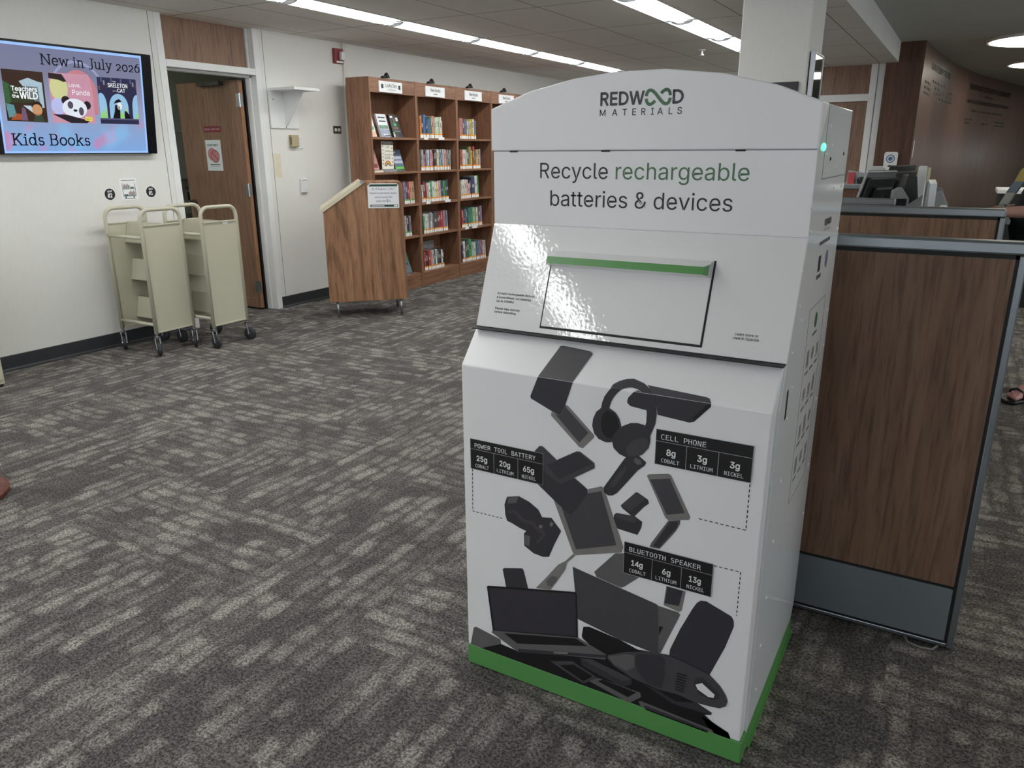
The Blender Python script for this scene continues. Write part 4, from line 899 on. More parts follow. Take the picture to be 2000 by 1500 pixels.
nb2 = q.noise(q.coord((1, 1, 1), loc=(3, 5, 1)), 5, 1.5); blot = q.mix(q.ramp(nb2, [(.52, (0, 0, 0)), (.68, (190, 190, 190))]), blot, (132, 196, 240))
low = q.ramp(zf, [(.22, (255, 255, 255)), (.36, (0, 0, 0))])
fin = q.mix(low, basec, blot)
PIC = q.bsdf((0, 0, 0, 1), .3, spec=.2, emit=fin, estr=1.0)
u0, u1 = 2.853 - 3.382, 3.908 - 3.382
MB().box((.0, u0, .004), (.0006, u1, .697)).build('picture_border', emi('light_blue', (150, 186, 240), 1.15), tv)
pic = MB().box((.0006, u0 + .012, .018), (.0012, u1 - .014, .680)).build('picture', PIC, tv)
XT = .0014
def tvp(name, pts, m, lay=0, parent=None):
    return MB().poly([(XT + .0003 * lay, y - 3.382, z) for y, z in pts], 0).build(name, m, parent or pic, recalc=False)
def ell(cy, cz, ry, rz, a0=0, a1=360, n=28, rot=0):
    c, s_ = math.cos(math.radians(rot)), math.sin(math.radians(rot)); o = []
    for i in range(n + (0 if a1 - a0 == 360 else 1)):
        a = math.radians(a0 + (a1 - a0) * i / n); x, y = ry * math.cos(a), rz * math.sin(a); o.append((cy + x * c - y * s_, cz + x * s_ + y * c))
    return o
tvp('faint_arch', ell(3.40, .35, .22, .27, 20, 160) + ell(3.40, .35, .205, .252, 20, 160)[::-1], emi('mauve', (150, 156, 192), 1), 0)
tvp('pink_arch', ell(3.405, .40, .13, .16, 0, 180) + [(3.275, .27), (3.535, .27)], emi('coral', (196, 128, 138), 1), 1)
# left cover: dark green and brown with pale shapes
c1 = [(2.897, .21), (3.162, .206), (3.162, .527), (2.897, .529)]
tvp('book_cover', c1, emi('cover_dark', (62, 44, 36), .9), 2)
for pts, c in (([(2.897, .46), (2.95, .43), (2.94, .33), (2.897, .30)], (60, 96, 62)), ([(3.0, .46), (3.06, .485), (3.12, .465), (3.15, .46), (3.15, .30), (3.12, .30)], (172, 196, 210)), ([(2.93, .43), (3.118, .432), (3.125, .33), (2.935, .325)], (54, 62, 40)), ([(2.90, .32), (2.95, .31), (2.96, .24), (2.91, .23)], (96, 150, 156)), ([(2.92, .215), (3.02, .22), (3.03, .25), (2.95, .26)], (168, 84, 48)), ([(3.01, .31), (3.11, .31), (3.09, .25)], (196, 214, 226))):
    tvp('cover_shape', pts, emi('c%d_%d_%d' % c, c, .95), 3)
tvp('cover_shape', ell(3.098, .285, .034, .036), emi('skin_tan', (206, 152, 108), .95), 5); tvp('cover_shape', ell(3.098, .31, .036, .03), emi('hair_brown', (52, 36, 30), .9), 4)
tvp('cover_shape', [(3.065, .206), (3.14, .206), (3.125, .258), (3.08, .258)], emi('jacket_green', (60, 74, 62), .9), 5); tvp('cover_shape', [(2.985, .215), (3.03, .215), (3.02, .29), (3.0, .3)], emi('dress_plum', (120, 92, 120), .9), 5)
# middle cover: pink with a pale face and a black and white bear
tvp('book_cover', [(3.197, .206), (3.506, .209), (3.500, .45), (3.48, .535), (3.197, .528)], emi('cover_pink', (200, 148, 168), .98), 2)
for nm, pts, c, l in (('cover_shape', ell(3.262, .435, .062, .085), (206, 208, 150), 3), ('cover_shape', [(3.198, .527), (3.29, .525), (3.32, .48), (3.30, .475), (3.26, .487), (3.198, .492)], (46, 38, 40), 4), ('cover_shape', ell(3.245, .315, .05, .055), (186, 192, 236), 4), ('cover_shape', ell(3.36, .305, .088, .065), (228, 234, 244), 6), ('cover_shape', ell(3.452, .33, .027, .028), (40, 34, 40), 5), ('cover_shape', ell(3.30, .355, .03, .03), (40, 34, 40), 5), ('cover_shape', [(3.2, .262), (3.3, .262), (3.46, .225), (3.44, .209), (3.32, .208)], (42, 36, 42), 7), ('cover_shape', ell(3.33, .327, .02, .025), (82, 80, 92), 7), ('cover_shape', ell(3.405, .288, .018, .028), (82, 80, 92), 7), ('cover_shape', ell(3.362, .292, .015, .008), (30, 28, 34), 8), ('cover_shape', [(3.43, .255), (3.482, .25), (3.478, .222), (3.425, .228)], (226, 214, 90), 8)):
    tvp(nm, pts, emi('c%d_%d_%d' % c, c, .98), l)
# right cover: night blue arcade
tvp('book_cover', [(3.543, .209), (3.85, .211), (3.848, .529), (3.543, .526)], emi('cover_navy', (48, 48, 78), .9), 2)
for cy, r in ((3.563, .04), (3.697, .075), (3.845, .04)):
    pts = [p for p in ell(cy, .33, r, .09, 0, 180)]; pts = [(max(3.544, min(3.849, a)), b) for a, b in pts] + [(max(3.544, cy - r), .245), (min(3.849, cy + r), .245)]
    tvp('cover_shape', pts, emi('arch_blue', (150, 192, 224), .98), 3)
    g = [(max(3.544, min(3.849, cy + dy * r)), .245 + dz) for dy, dz in ((-.9, 0), (.95, 0), (.8, .09), (.45, .03), (.1, .06), (-.4, .02))]
    tvp('cover_shape', g, emi('arch_green', (150, 210, 130), .98), 4)
tvp('cover_shape', [(3.64, .245), (3.70, .245), (3.705, .33), (3.68, .345), (3.665, .34), (3.66, .30)], emi('ink_black', (20, 20, 26), .8), 5); tvp('cover_shape', [(3.655, .35), (3.72, .368), (3.70, .385), (3.675, .375)], emi('ink_black', (20, 20, 26), .8), 5)
tvp('cover_shape', ell(3.70, .335, .02, .026), emi('skull_white', (232, 236, 238), 1), 5); tvp('cover_shape', [(3.735, .245), (3.785, .245), (3.775, .275), (3.755, .30), (3.74, .305), (3.735, .28)], emi('ink_black', (20, 20, 26), .8), 5)
tvp('cover_shape', [(3.545, .238), (3.85, .24), (3.85, .25), (3.545, .248)], emi('shelf_violet', (92, 90, 130), .9), 6)
for i in range(16):
    y = 3.55 + .019 * i; z = .44 + .018 * ((i * 7) % 4); c = [(120, 92, 74), (92, 98, 150), (150, 146, 160), (90, 66, 70)][i % 4]
    if not (3.61 < y < 3.78 and z < .49): tvp('cover_shape', [(y, z), (y + .012, z), (y + .012, z + .03), (y, z + .03)], emi('bk%d' % (i % 4), c, .8), 3)
INKD = emi('ink_text', (24, 24, 42), .5); INKW = emi('white_text', (240, 244, 248), 1.05)
def tvtext(s, y, z, w_, m, bold=0, h=None): text('slide_lettering', s, m, (XT + .003, y - 3.382, z), (0, 1, 0), (0, 0, 1), w_, pic, 'sans', bold, h)
tvtext('Teachers', 2.944, .400, .166, INKW, .018); tvtext('in', 2.957, .383, .024, INKW, .01, .010); tvtext('the', 2.946, .356, .042, INKW, .018); tvtext('WiLD', 2.995, .353, .115, INKW, .025, .042)
tvtext('Love,', 3.332, .446, .085, INKW, .0); tvtext('Panda', 3.352, .396, .125, INKW, .0); tvtext('HELLO', 3.435, .232, .036, INKD); tvtext('THE', 3.66, .497, .025, INKW); tvtext('SKELETON', 3.622, .463, .152, INKW, .012, .028); tvtext('CAT', 3.692, .432, .062, INKW, .012, .024); tvtext('AND THE', 3.655, .436, .032, INKW)
# slab-serif lettering drawn stroke by stroke
def arc_(cx, cy, rx, ry, a0, a1, n=10): return [(cx + rx * math.cos(math.radians(a0 + (a1 - a0) * i / n)), cy + ry * math.sin(math.radians(a0 + (a1 - a0) * i / n))) for i in range(n + 1)]
GL = {  # glyph: advance, strokes
 'N': (.86, [[(.14, 0), (.14, .72)], [(.14, .72), (.70, 0)], [(.70, 0), (.70, .72)], [(.02, 0), (.28, 0)], [(.02, .72), (.2, .72)], [(.58, .72), (.82, .72)]]),
 'e': (.56, [[(.07, .26)] + [(.49, .26)] + arc_(.28, .25, .21, .25, 0, 320, 16)]),
 'w': (.80, [[(.1, .5), (.24, 0), (.40, .46), (.56, 0), (.70, .5)], [(.0, .5), (.2, .5)], [(.60, .5), (.80, .5)]]),
 'i': (.32, [[(.16, 0), (.16, .5)], [(.04, .5), (.16, .5)], [(.03, 0), (.29, 0)], arc_(.16, .66, .03, .03, 0, 360, 6)]),
 'n': (.64, [[(.14, 0), (.14, .5)], [(.14, .33)] + arc_(.31, .32, .17, .17, 160, 0, 8) + [(.48, 0)], [(.03, .5), (.14, .5)], [(.03, 0), (.25, 0)], [(.38, 0), (.6, 0)]]),
 'J': (.50, [[(.34, .72), (.34, .1)] + arc_(.2, .1, .14, .16, 0, -150, 8), [(.2, .72), (.48, .72)]]),
 'u': (.64, [[(.14, .5), (.14, .17)] + arc_(.30, .17, .16, .17, 180, 350, 8) + [(.48, .2)], [(.48, .5), (.48, 0)], [(.03, .5), (.14, .5)], [(.37, .5), (.48, .5)], [(.48, 0), (.59, 0)]]),
 'l': (.32, [[(.16, 0), (.16, .76)], [(.04, .76), (.16, .76)], [(.03, 0), (.29, 0)]]),
 'y': (.60, [[(.12, .5), (.30, .02)], [(.49, .5), (.24, -.16), (.15, -.22), (.07, -.19)], [(.02, .5), (.23, .5)], [(.38, .5), (.59, .5)]]),
 '2': (.54, [arc_(.26, .34, .17, .17, 165, -20, 8) + [(.1, .02), (.46, .02)]]),
 '0': (.58, [arc_(.29, .26, .21, .25, 0, 360, 18)]),
 '6': (.56, [[(.44, .66), (.3, .62), (.14, .42), (.09, .25)], arc_(.29, .23, .2, .22, 0, 360, 16)]),
 'K': (.76, [[(.15, 0), (.15, .72)], [(.15, .28), (.58, .72)], [(.30, .42), (.62, 0)], [(.03, 0), (.28, 0)], [(.03, .72), (.28, .72)], [(.47, .72), (.7, .72)], [(.52, 0), (.75, 0)]]),
 'd': (.64, [arc_(.28, .25, .20, .25, 0, 360, 16), [(.48, 0), (.48, .76)], [(.37, .76), (.48, .76)], [(.48, 0), (.6, 0)]]),
 's': (.48, [arc_(.24, .37, .15, .13, 30, 250, 8) + arc_(.24, .13, .16, .13, 80, -160, 8)]),
 'B': (.70, [[(.15, 0), (.15, .72)], [(.03, .72), (.38, .72)] + arc_(.38, .555, .17, .165, 90, -90, 8) + [(.15, .39)], [(.03, 0), (.40, 0)] + arc_(.40, .195, .19, .195, -90, 90, 8)]),
 'o': (.58, [arc_(.29, .25, .22, .25, 0, 360, 18)]),
 'k': (.66, [[(.15, 0), (.15, .76)], [(.03, .76), (.15, .76)], [(.15, .2), (.46, .5)], [(.27, .31), (.52, 0)], [(.03, 0), (.27, 0)], [(.36, .5), (.58, .5)], [(.42, 0), (.64, 0)]]),
 ' ': (.30, [])}
def slab(s, y0, z0, width, m, th=.098):
    adv = sum(GL[c][0] for c in s); k = width / adv; mb = MB(); x = 0
    for c in s:
        a, st = GL[c]
        for pl in st:
            for p, q_ in zip(pl, pl[1:]):
                d = math.hypot(q_[0] - p[0], q_[1] - p[1]) or 1; ux, uy = (q_[0] - p[0]) / d, (q_[1] - p[1]) / d; t_ = th / 2 * (.62 if abs(uy) < .3 else 1.0)
                mb.poly([(XT + .003, y0 - 3.382 + (x + px) * k, z0 + pz * k) for px, pz in ((p[0] - uy * t_ - ux * .02, p[1] + ux * t_ - uy * .02), (p[0] + uy * t_ - ux * .02, p[1] - ux * t_ - uy * .02), (q_[0] + uy * t_ + ux * .02, q_[1] - ux * t_ + uy * .02), (q_[0] - uy * t_ + ux * .02, q_[1] + ux * t_ + uy * .02))])
        x += a
    return mb.build('slide_lettering', m, pic, recalc=False)
slab('New in July 2026', 3.155, .578, .735, INKD); slab('Kids Books', 2.905, .058, .545, INKD)
# ---------------------------------------------------------------- book carts
def cart(face):
    t = thing('book_cart', 'x', 'book cart', group='beige book carts')   # local: front end at +x
    L, Wd, Ht, r = .41, .325, 1.062, .0145
    def loop(x):
        R = .07; h = Wd / 2; p = [(x, -h, .165)] + [(x, -h + R - R * math.cos(a), Ht - R + R * math.sin(a)) for a in [PI / 2 * k / 6 for k in range(7)]]
        return p + [(x, -q[1], q[2]) for q in reversed(p)]
    for x in (0, L):
        e = MB().tube(loop(x), r, 10).build('end_frame', CART, t, smooth=True)
        MB().box((x - .004, -Wd / 2 + .012, .172), (x + .004, Wd / 2 - .012, .955)).box((x - .010, -Wd / 2 + .014, .947), (x + .010, Wd / 2 - .014, .957)).box((x - .009, -Wd / 2 + .014, .168), (x + .009, Wd / 2 - .014, .178)).build('end_panel', CART, t, bevel=.0015)
        for sy in (-1, 1):
            y = sy * Wd / 2; a = math.radians(face[(x > 0) * 2 + (sy > 0)]); ca, sa = math.cos(a), math.sin(a)
            c = MB().tube([(x, y, .17), (x, y, .145)], .012, 10).box((x - .016, y - .016, .128), (x + .016, y + .016, .146))
            ax = Vector((x + ca * .016, y + sa * .016, .051)); sd = Vector((-sa, ca, 0))
            for k in (-1, 1): c.tube([Vector((x, y, .135)) + sd * .016 * k, ax + sd * .016 * k], .0065, 6)
            fk = c.build('caster_fork', CHROME, t)
            wh = MB(); n = 28; prof = [(.044, -.012), (.051, -.008), (.051, .008), (.044, .012), (.02, .013)]
            prof = [(.02, -.013)] + prof; vs = []
            for rr, h in prof:
                for k in range(n): b = 2 * PI * k / n; vs.append(ax + sd * h + Vector((ca, sa, 0)) * (rr * math.cos(b)) + Vector((0, 0, rr * math.sin(b))))
            fs = [(i * n + k, i * n + (k + 1) % n, (i + 1) * n + (k + 1) % n, (i + 1) * n + k) for i in range(len(prof) - 1) for k in range(n)] + [tuple(range(n - 1, -1, -1)), tuple((len(prof) - 1) * n + k for k in range(n))]
            wh.add(vs, fs).build('caster_wheel', DARKRUB, t, smooth=True)
            MB().tube([ax - sd * .018, ax + sd * .018], .012, 10).build('hub', STEEL, t)
    for sy in (-1, 1):
        for z in (.868, .232): MB().tube([(0, sy * Wd / 2, z), (L, sy * Wd / 2, z)], .0125, 10).build('side_rail', CART, t, smooth=True)
    for z in (.81, .53, .238):       # single-sided shelves, their sloped backs at mid-depth
        m = MB(); a_, b_ = .006, L - .006
        m.prism([(-.03, z), (-.024, z), (.008, z + .15), (.002, z + .15)], 'X', a_, b_)
        m.prism([(-.03, z), (.133, z + .04), (.133, z + .045), (-.026, z + .006)], 'X', a_, b_)
        m.prism([(.130, z + .03), (.137, z + .03), (.137, z + .062), (.130, z + .062)], 'X', a_, b_)
        m.prism([(-.036, z - .004), (-.024, z - .004), (-.024, z + .008), (-.036, z + .008)], 'X', a_, b_)
        m.build('sloped_shelf', CART, t, bevel=.001)
    return t
c1_ = cart((-32, 20, -22, -38)); c1_.location = (-5.46, 3.592, 0); c1_['label'] = 'beige metal book cart on casters nearer the television'
c2_ = cart((10, 30, -5, 12)); c2_.location = (-5.275, 3.955, 0); c2_['label'] = 'beige metal book cart by the open door, white sticker on its end'
s_ = tag(MB().box((.4145, .028, .93), (.4152, .075, .945)).build('sticker', PAPER, c2_), 'white sticker')
t = thing('file_cabinet', 'beige cabinet corner at the left edge below the television', 'cabinet', (-5.4, 2.15, 0))
MB().box((-.17, -.28, .02), (.168, .28, 1.0)).build('body', CART, t, bevel=.004); MB().box((.168, -.26, .05), (.176, .27, .135)).box((.168, -.26, .15), (.176, .27, .55)).box((.168, -.26, .565), (.176, .27, .97)).build('drawer_front', CART, t, bevel=.002); MB().box((-.16, -.27, 0), (.16, .27, .02)).build('plinth', BLKP, t)
t = thing('pedestal_table', 'round red-brown table base just showing at the left edge of the carpet', 'table', (-3.672, 1.36, 0)); RED = wood('red_brown_wood', (74, 36, 28), (104, 54, 42), (120, 66, 52), 1, .35)
MB().lathe([(.245, 0), (.25, .008), (.25, .022), (.235, .03), (.06, .06), (.05, .1)], (0, 0, 0), 'Z', 40).build('base', RED, t, smooth=False); MB().lathe([(.05, .09), (.04, .3), (.045, .7)], (0, 0, 0), 'Z', 20).build('column', RED, t, smooth=True); MB().lathe([(.3, .7), (.31, .71), (.31, .73), (.3, .74)], (-.1, 0, 0), 'Z', 40).build('tabletop', RED, t)
# ================================================================ BOOKCASES
XB, UW, UY0 = -5.134, .7565, 6.10     # front face, pitch, start; local x runs into the case, y along the wall
SH = [.155, .57, .912, 1.252, 1.592]
def bookcase():
    t = thing('bookcase', 'x', 'bookcase', group='oak bookcases along the left wall'); D = .29; Tt = .019
    for y in (0, UW - Tt - .001): MB().box((-D, y, 0), (0, y + Tt, 2.15)).build('side_panel', OAK, t, bevel=.0015)
    MB().box((-D, Tt, .0), (-D + .008, UW - Tt - .001, 2.14)).build('back_panel', OAK, t)
    MB().box((-.022, Tt, 2.01), (-.003, UW - Tt - .001, 2.148)).build('header_board', OAKY, t)
    MB().box((-D + .008, Tt, 2.128), (-.022, UW - Tt - .001, 2.146)).build('top_panel', OAKY, t)
    for z in SH: MB().box((-D + .008, Tt, z - .022), (-.004, UW - Tt - .001, z)).build('shelf', OAKY, t, bevel=.0015)
    MB().box((-.02, Tt, 0), (-.006, UW - Tt - .001, SH[0] - .022)).build('plinth', OAKY, t)
    return t
bc = None
UN = ['oak bookcase with the Lucky Day sign, partly behind the lectern', 'oak bookcase right of the lectern, first with a New Books sign', 'oak bookcase just left of the kiosk, second New Books sign', 'oak bookcase mostly hidden by the kiosk, third New Books sign', 'oak bookcase wholly behind the kiosk, last in the row']
for k in range(5):
    loc = (XB, UY0 + k * UW, 0)
    if bc is None: bc = bookcase(); bc.location = loc; bc['label'] = UN[0]
    else: dup(bc, loc, 0, UN[k])
# signs and clip lamps
for k, (y0, y1) in enumerate(((6.25, 6.612), (7.016, 7.37), (7.773, 8.135), (8.533, 8.897))):
    lab = ['white Lucky Day sign with two black clovers on the first bookcase', 'white New Books sign on the bookcase right of the lectern', 'white New Books sign on the bookcase just left of the kiosk', 'white New Books sign half cut off by the arched kiosk top'][k]
    s = thing('shelf_sign', lab, 'sign', (XB - .003, (y0 + y1) / 2, 2.018), group='bookcase header signs'); h = (y1 - y0) / 2
    MB().box((0, -h, 0), (.012, h, .103)).build('sign_board', PAPER, s, bevel=.0015)
    text('lettering', 'Lucky Day' if k == 0 else 'New Books', K3, (.0124, -.088, .05), (0, 1, 0), (0, 0, 1), .18, s, 'sans', -.01, .034)
    if k == 0: text('lettering', '14 Day Check Out', K5, (.0124, -.06, .02), (0, 1, 0), (0, 0, 1), .125, s, 'sans', -.01, .011)
    else: MB().box((.012, -.035, .022), (.0126, .035, .031)).build('fine_print', K5, s)
    if k == 0:
        for sy in (-1, 1):
            m = MB()
            for a in range(4): m.lathe([(.011, -.0006), (.011, 0)], (.0128, sy * .135 + .011 * math.cos(PI / 4 + a * PI / 2), .055 + .013 * math.sin(PI / 4 + a * PI / 2)), 'X', 10)
            m.box((.0122, sy * .135 - .0015, .026), (.0128, sy * .135 + .0015, .05)).build('clover', K2, s)
cl = None
for k, y in enumerate((6.37, 7.13, 7.89, 8.66)):
    lab = 'black clip lamp on top of the ' + ['Lucky Day bookcase', 'first New Books bookcase', 'second New Books bookcase', 'third New Books bookcase by the kiosk'][k]
    if cl is None:
        cl = thing('clip_lamp', lab, 'lamp', (XB - .012, y, 2.15), 0, 'clip lamps on the bookcases')
        MB().box((-.02, -.045, -.0), (.02, -.015, .012)).box((.0, -.055, .008), (.03, .0, .02)).build('clamp', BLKP, cl, bevel=.002)
        MB().lathe([(.012, .05), (.03, .02), (.034, .004)], (.012, .01, .0), 'Z', 14).build('shade', BLKP, cl, smooth=True)
    else: dup(cl, (XB - .012, y, 2.15), 0, lab)
# ---------------------------------------------------------------- books
CN = {'red': (172, 46, 52), 'maroon': (112, 34, 46), 'rust': (164, 82, 62), 'salmon': (220, 146, 124), 'pink': (222, 170, 172), 'rose': (196, 112, 126), 'orange': (226, 132, 50), 'yellow': (228, 200, 62), 'cream': (226, 218, 190), 'white': (232, 232, 228), 'pale grey': (190, 192, 194), 'grey': (136, 138, 142), 'slate': (86, 100, 118), 'charcoal': (58, 58, 62), 'black': (30, 29, 32), 'navy': (36, 44, 84), 'blue': (52, 98, 160), 'light blue': (132, 172, 204), 'teal': (52, 122, 122), 'green': (62, 150, 94), 'dark green': (38, 76, 62), 'pale green': (172, 206, 178), 'olive': (128, 128, 70), 'tan': (192, 158, 120), 'brown': (112, 80, 60), 'mauve': (142, 118, 142), 'purple': (92, 74, 108), 'lavender': (182, 172, 206)}
CN = {k: tuple(int(v * .8 + g * .2) for v, g in zip(c, (186, 182, 178))) for k, c in CN.items()}
CK = {c.replace(' ', '')[:99]: c for c in CN}
PAGES = pm('book_pages', (226, 220, 204), .8); TAPE = pm('orange_genre_tape', (240, 158, 44), .5); TAPEG = pm('green_genre_tape', (110, 190, 96), .5); SPL = pm('spine_label_white', (238, 238, 236), .5, amt=.1, scale=90)
def book(Y0, wd, z, h, color, label, group, tape, lean=0, depth=.16, xf=-.05):
    cov = pm('cover ' + color, CN[color], .42, amt=.22, scale=24)
    dk = sum(CN[color]) > 330
    mark = pm('spine_mark_dark' if dk else 'spine_mark_pale', (60, 58, 62) if dk else (214, 208, 196), .5)
    mb = MB(); e = .0022
    mb.box((-depth, .0, 0), (-.001, e, h)).box((-depth, wd - e, 0), (-.001, wd, h)).box((-.004, 0, 0), (0, wd, h))
    mb.box((-depth + .003, e, .003), (-.004, wd - e, h - .004), 1)
    r = random.random(); z0 = h * (.5 + .1 * r)
    if wd > .012:
        n = 3 + int(r * 5); zz = z0
        for i in range(n):
            l = h * .05; mb.box((.0, wd * .28, zz), (.0003, wd * .72, zz + l * .7), 2); zz += l
            if zz > h * .93: break
    o = mb.build('book', [cov, PAGES, mark]); o.location = (XB + xf, Y0, z)
    if lean: o.rotation_euler = (-lean, 0, 0)
    tag(o, label, 'book', group)
    MB().box((.0003, .0008, .002), (.0007, wd - .0008, .034)).box((.0003, .0004, .034), (.0009, wd - .0004, .048), 1).build('spine_label', [SPL, tape], o)
    return o
ROWSB = [  # unit, shelf (0 = bottom), y start, y end, tape, lean, books: colour:height cm:relative width
 (1, 4, 6.965, 7.385, 'o', 0, 'orange:23:.9 black:21:1.1 blue:24.3:1.3 navy:20:1 blue:19.8:1 teal:22:.8 brown:22.6:.8 salmon:23.2:1.2 palegreen:22:1 cream:22.4:.9 palegreen:22.6:1 cream:22.8:1.1 pink:19:.6'),
 (1, 3, 6.965, 7.525, 'o', 0, 'grey:22:1 palegrey:22.2:.9 rose:17:1 maroon:21.6:.6 lightblue:21:1.2 white:22:.7 blue:21.5:.6 pink:22:1 rose:21.6:.9 red:18.4:.7 black:21.4:1 charcoal:21.8:1.2 cream:22.2:1.2 tan:22:.7 lightblue:22.4:1 navy:22:.7 palegrey:22:.8 white:22.5:.8 pink:22.4:1 salmon:20.5:1 grey:22:.8 darkgreen:22:.9 palegrey:21.6:.6'),
 (1, 2, 6.965, 7.48, 'o', -.05, 'white:19:.7 maroon:22:1.2 red:21:.7 cream:20.5:1 white:20.8:.9 green:22:.8 white:22.2:1.3 white:21.4:.9 yellow:20.2:.8 cream:21.6:.8 pink:22.3:.9 mauve:22.4:.8 navy:20.6:.7 green:22:1 darkgreen:22.6:1.1 black:23:1'),
 (1, 1, 6.965, 7.45, 'o', -.05, 'green:19.5:.6 white:22:1 white:21.6:.8 palegrey:21.4:1 grey:22:.7 white:22.4:1.1 grey:21.5:.8 charcoal:22.8:1.9 maroon:22.6:1 maroon:22.8:1.4 red:23:1 rose:23.2:1 slate:23:1 lightblue:22.6:.8'),
 (1, 0, 6.965, 7.35, 'o', -.04, 'red:21.5:.9 black:19:1.2 red:22.2:1.3 salmon:22:.8 palegrey:22:1 navy:22.4:.7 white:22.2:.8 charcoal:21:1 black:21:1.4 white:20.4:.7 black:21.2:.9'),
 (2, 4, 7.735, 8.085, 'o', 0, 'salmon:22.5:.8 rose:22.8:.9 charcoal:22:1 slate:22.2:1.1 mauve:20:.6 white:20.2:.9 lavender:20.4:.8 yellow:22:.7 olive:22.2:.6 cream:22.6:1.2 slate:21:1.1'),
 (2, 3, 7.735, 8.185, 'o', 0, 'rust:22:1.1 salmon:21.6:.8 white:22.2:1 white:21.8:.8 cream:22:.7 palegrey:19:.6 charcoal:21:1.2 olive:25.5:1.6 yellow:21:1 red:25.8:1 darkgreen:21.6:.9 olive:22:.7 tan:21.6:.8 yellow:22.2:.9 maroon:21.4:.6 lavender:22.6:1.1'),
 (2, 2, 7.735, 8.135, 'o', -.05, 'cream:21:.7 white:22:1 cream:21.8:.9 pink:21.6:1 pink:17:1 navy:20.6:.7 navy:24:1.8 white:25.6:1.2 green:25.8:1'),
 (2, 1, 7.735, 8.19, 'o', -.05, 'red:21:1.1 black:17.5:.8 slate:22:1 charcoal:21.6:.7 teal:22.2:1 green:22.4:.7 green:22.8:1.1 palegreen:22.6:1.1 olive:22:.7 cream:22.4:.8 palegreen:22.2:.7 purple:23.2:1.1 mauve:23.6:.9'),
 (2, 0, 7.735, 8.265, 'o', -.05, 'navy:21:.7 white:25:1.1 charcoal:24:.7 darkgreen:25.6:1.1 green:26.6:1.6 palegreen:22:.9 cream:22.2:1 blue:23:.8 slate:22:.8 lightblue:22.4:.7 mauve:22:.8 red:22.2:.6 white:22.4:.9 palegrey:22:.8'),
 (0, 2, 6.645, 6.825, 'g', -.07, 'mauve:23:1 navy:22.4:.9 red:22.6:.7 salmon:23:1 tan:23.2:1.2'),
 (0, 1, 6.645, 6.75, 'g', -.06, 'pale grey:22:.8 black:22.6:1.1 mauve:21.6:1'.replace('pale grey', 'palegrey')),
]
SNAME = ['bottom', 'fourth', 'third', 'second', 'top']; UNAME = ['Lucky Day bookcase', 'first New Books bookcase', 'second New Books bookcase']
for u, sh, ya, yb, tp, lean, spec in ROWSB:
    items = [(CK[a], float(b), float(c)) for a, b, c in (x.split(':') for x in spec.split())]
    tot = sum(i[2] for i in items); y = ya; n = len(items)
    for i, (c, h, wr) in enumerate(items):
        wd = (yb - ya) * wr / tot
        book(y, wd - .0012, SH[sh], h / 100, c, '%s book, %s from left, %s shelf of the %s' % (c, ORD[i], SNAME[sh], UNAME[u]), 'books on the %s shelf of the %s' % (SNAME[sh], UNAME[u]), TAPEG if tp == 'g' else TAPE, lean, depth=.15 + .02 * random.random(), xf=-.045 - .012 * random.random())
        y += wd
# tall grey book lying back behind the bottom row
t = thing('tall_book', 'tall grey book standing flat behind the bottom row, first New Books bookcase', 'book', (XB - .22, 7.0, SH[0]))
MB().box((0, 0, 0), (.02, .35, .30)).build('cover', pm('cover grey', CN['grey'], .42, amt=.22, scale=24), t); MB().box((-.03, .003, .004), (0, .345, .295)).build('pages', PAGES, t)
# face-out display books on wire easels
def display(label, y, z, w_, h, art, lean=.30, sticker=True, easel=True, x=-.075):
    t = thing('display_book', label, 'book', (XB + x, y, z), 0, 'face-out books on the Lucky Day shelves'); t.rotation_euler = (0, -lean, 0)
    MB().box((-.022, .002, .006), (-.002, w_ - .002, h + .002)).build('pages', PAGES, t)
    cv = MB().box((-.002, 0, .004), (0, w_, h + .004)).box((-.024, 0, .004), (-.022, w_, h + .004)).box((-.024, 0, .004), (0, .002, h + .004)).build('cover', art[0], t)
    for k, (a, b, c, d, m) in enumerate(art[1]): MB().box((.0, a * w_, .004 + b * h), (.0005 + .0003 * k, c * w_, .004 + d * h)).build('cover_art', m, t)
    if easel:
        e = thing('book_easel', 'clear wire easel under the ' + label.split(',')[0], 'easel', (XB + x + .002, y + w_ * .5, z), 0, 'wire book easels')
        MB().tube([(.02, -.05, .022), (.022, -.05, .003), (-.06, -.05, .002), (-.06, .05, .002), (.022, .05, .003), (.02, .05, .022)], .0022, 6).build('wire_foot', CHROME, e)
        MB().tube([(.021, -.05, .02), (.021, .05, .02)], .0022, 6).build('wire_lip', CHROME, e)
    return t
I = lambda n, c: ink('art_' + n, c)
display('white and green landscape display book, middle of the top shelf', 6.35, SH[4], .155, .235, (I('white', (226, 230, 234)), [(0, .0, 1, .34, I('steel', (146, 156, 176))), (.05, .36, .95, .52, I('hill', (112, 134, 126))), (.3, .44, .6, .5, I('lime', (72, 176, 92))), (.15, .82, .85, .88, I('dark', (60, 62, 66))), (.2, .66, .85, .72, I('dark', (60, 62, 66))), (.25, .06, .75, .14, I('pale', (206, 208, 214)))]))
display('black display book with white seal, right of the top shelf', 6.555, SH[4], .15, .235, (I('black', (44, 46, 50)), [(.3, .50, .62, .62, I('lime', (60, 160, 100))), (.25, .36, .75, .46, I('bronze', (120, 96, 72))), (.1, .86, .38, .94, PAPER), (.66, .72, .9, .88, PAPER), (.2, .24, .85, .3, I('grey', (110, 112, 114))), (.0, .02, .16, .14, I('pale', (206, 208, 214))), (.0, .15, .16, .22, I('lime2', (110, 196, 100))), (.35, .64, .5, .84, I('bronze', (120, 96, 72)))]))
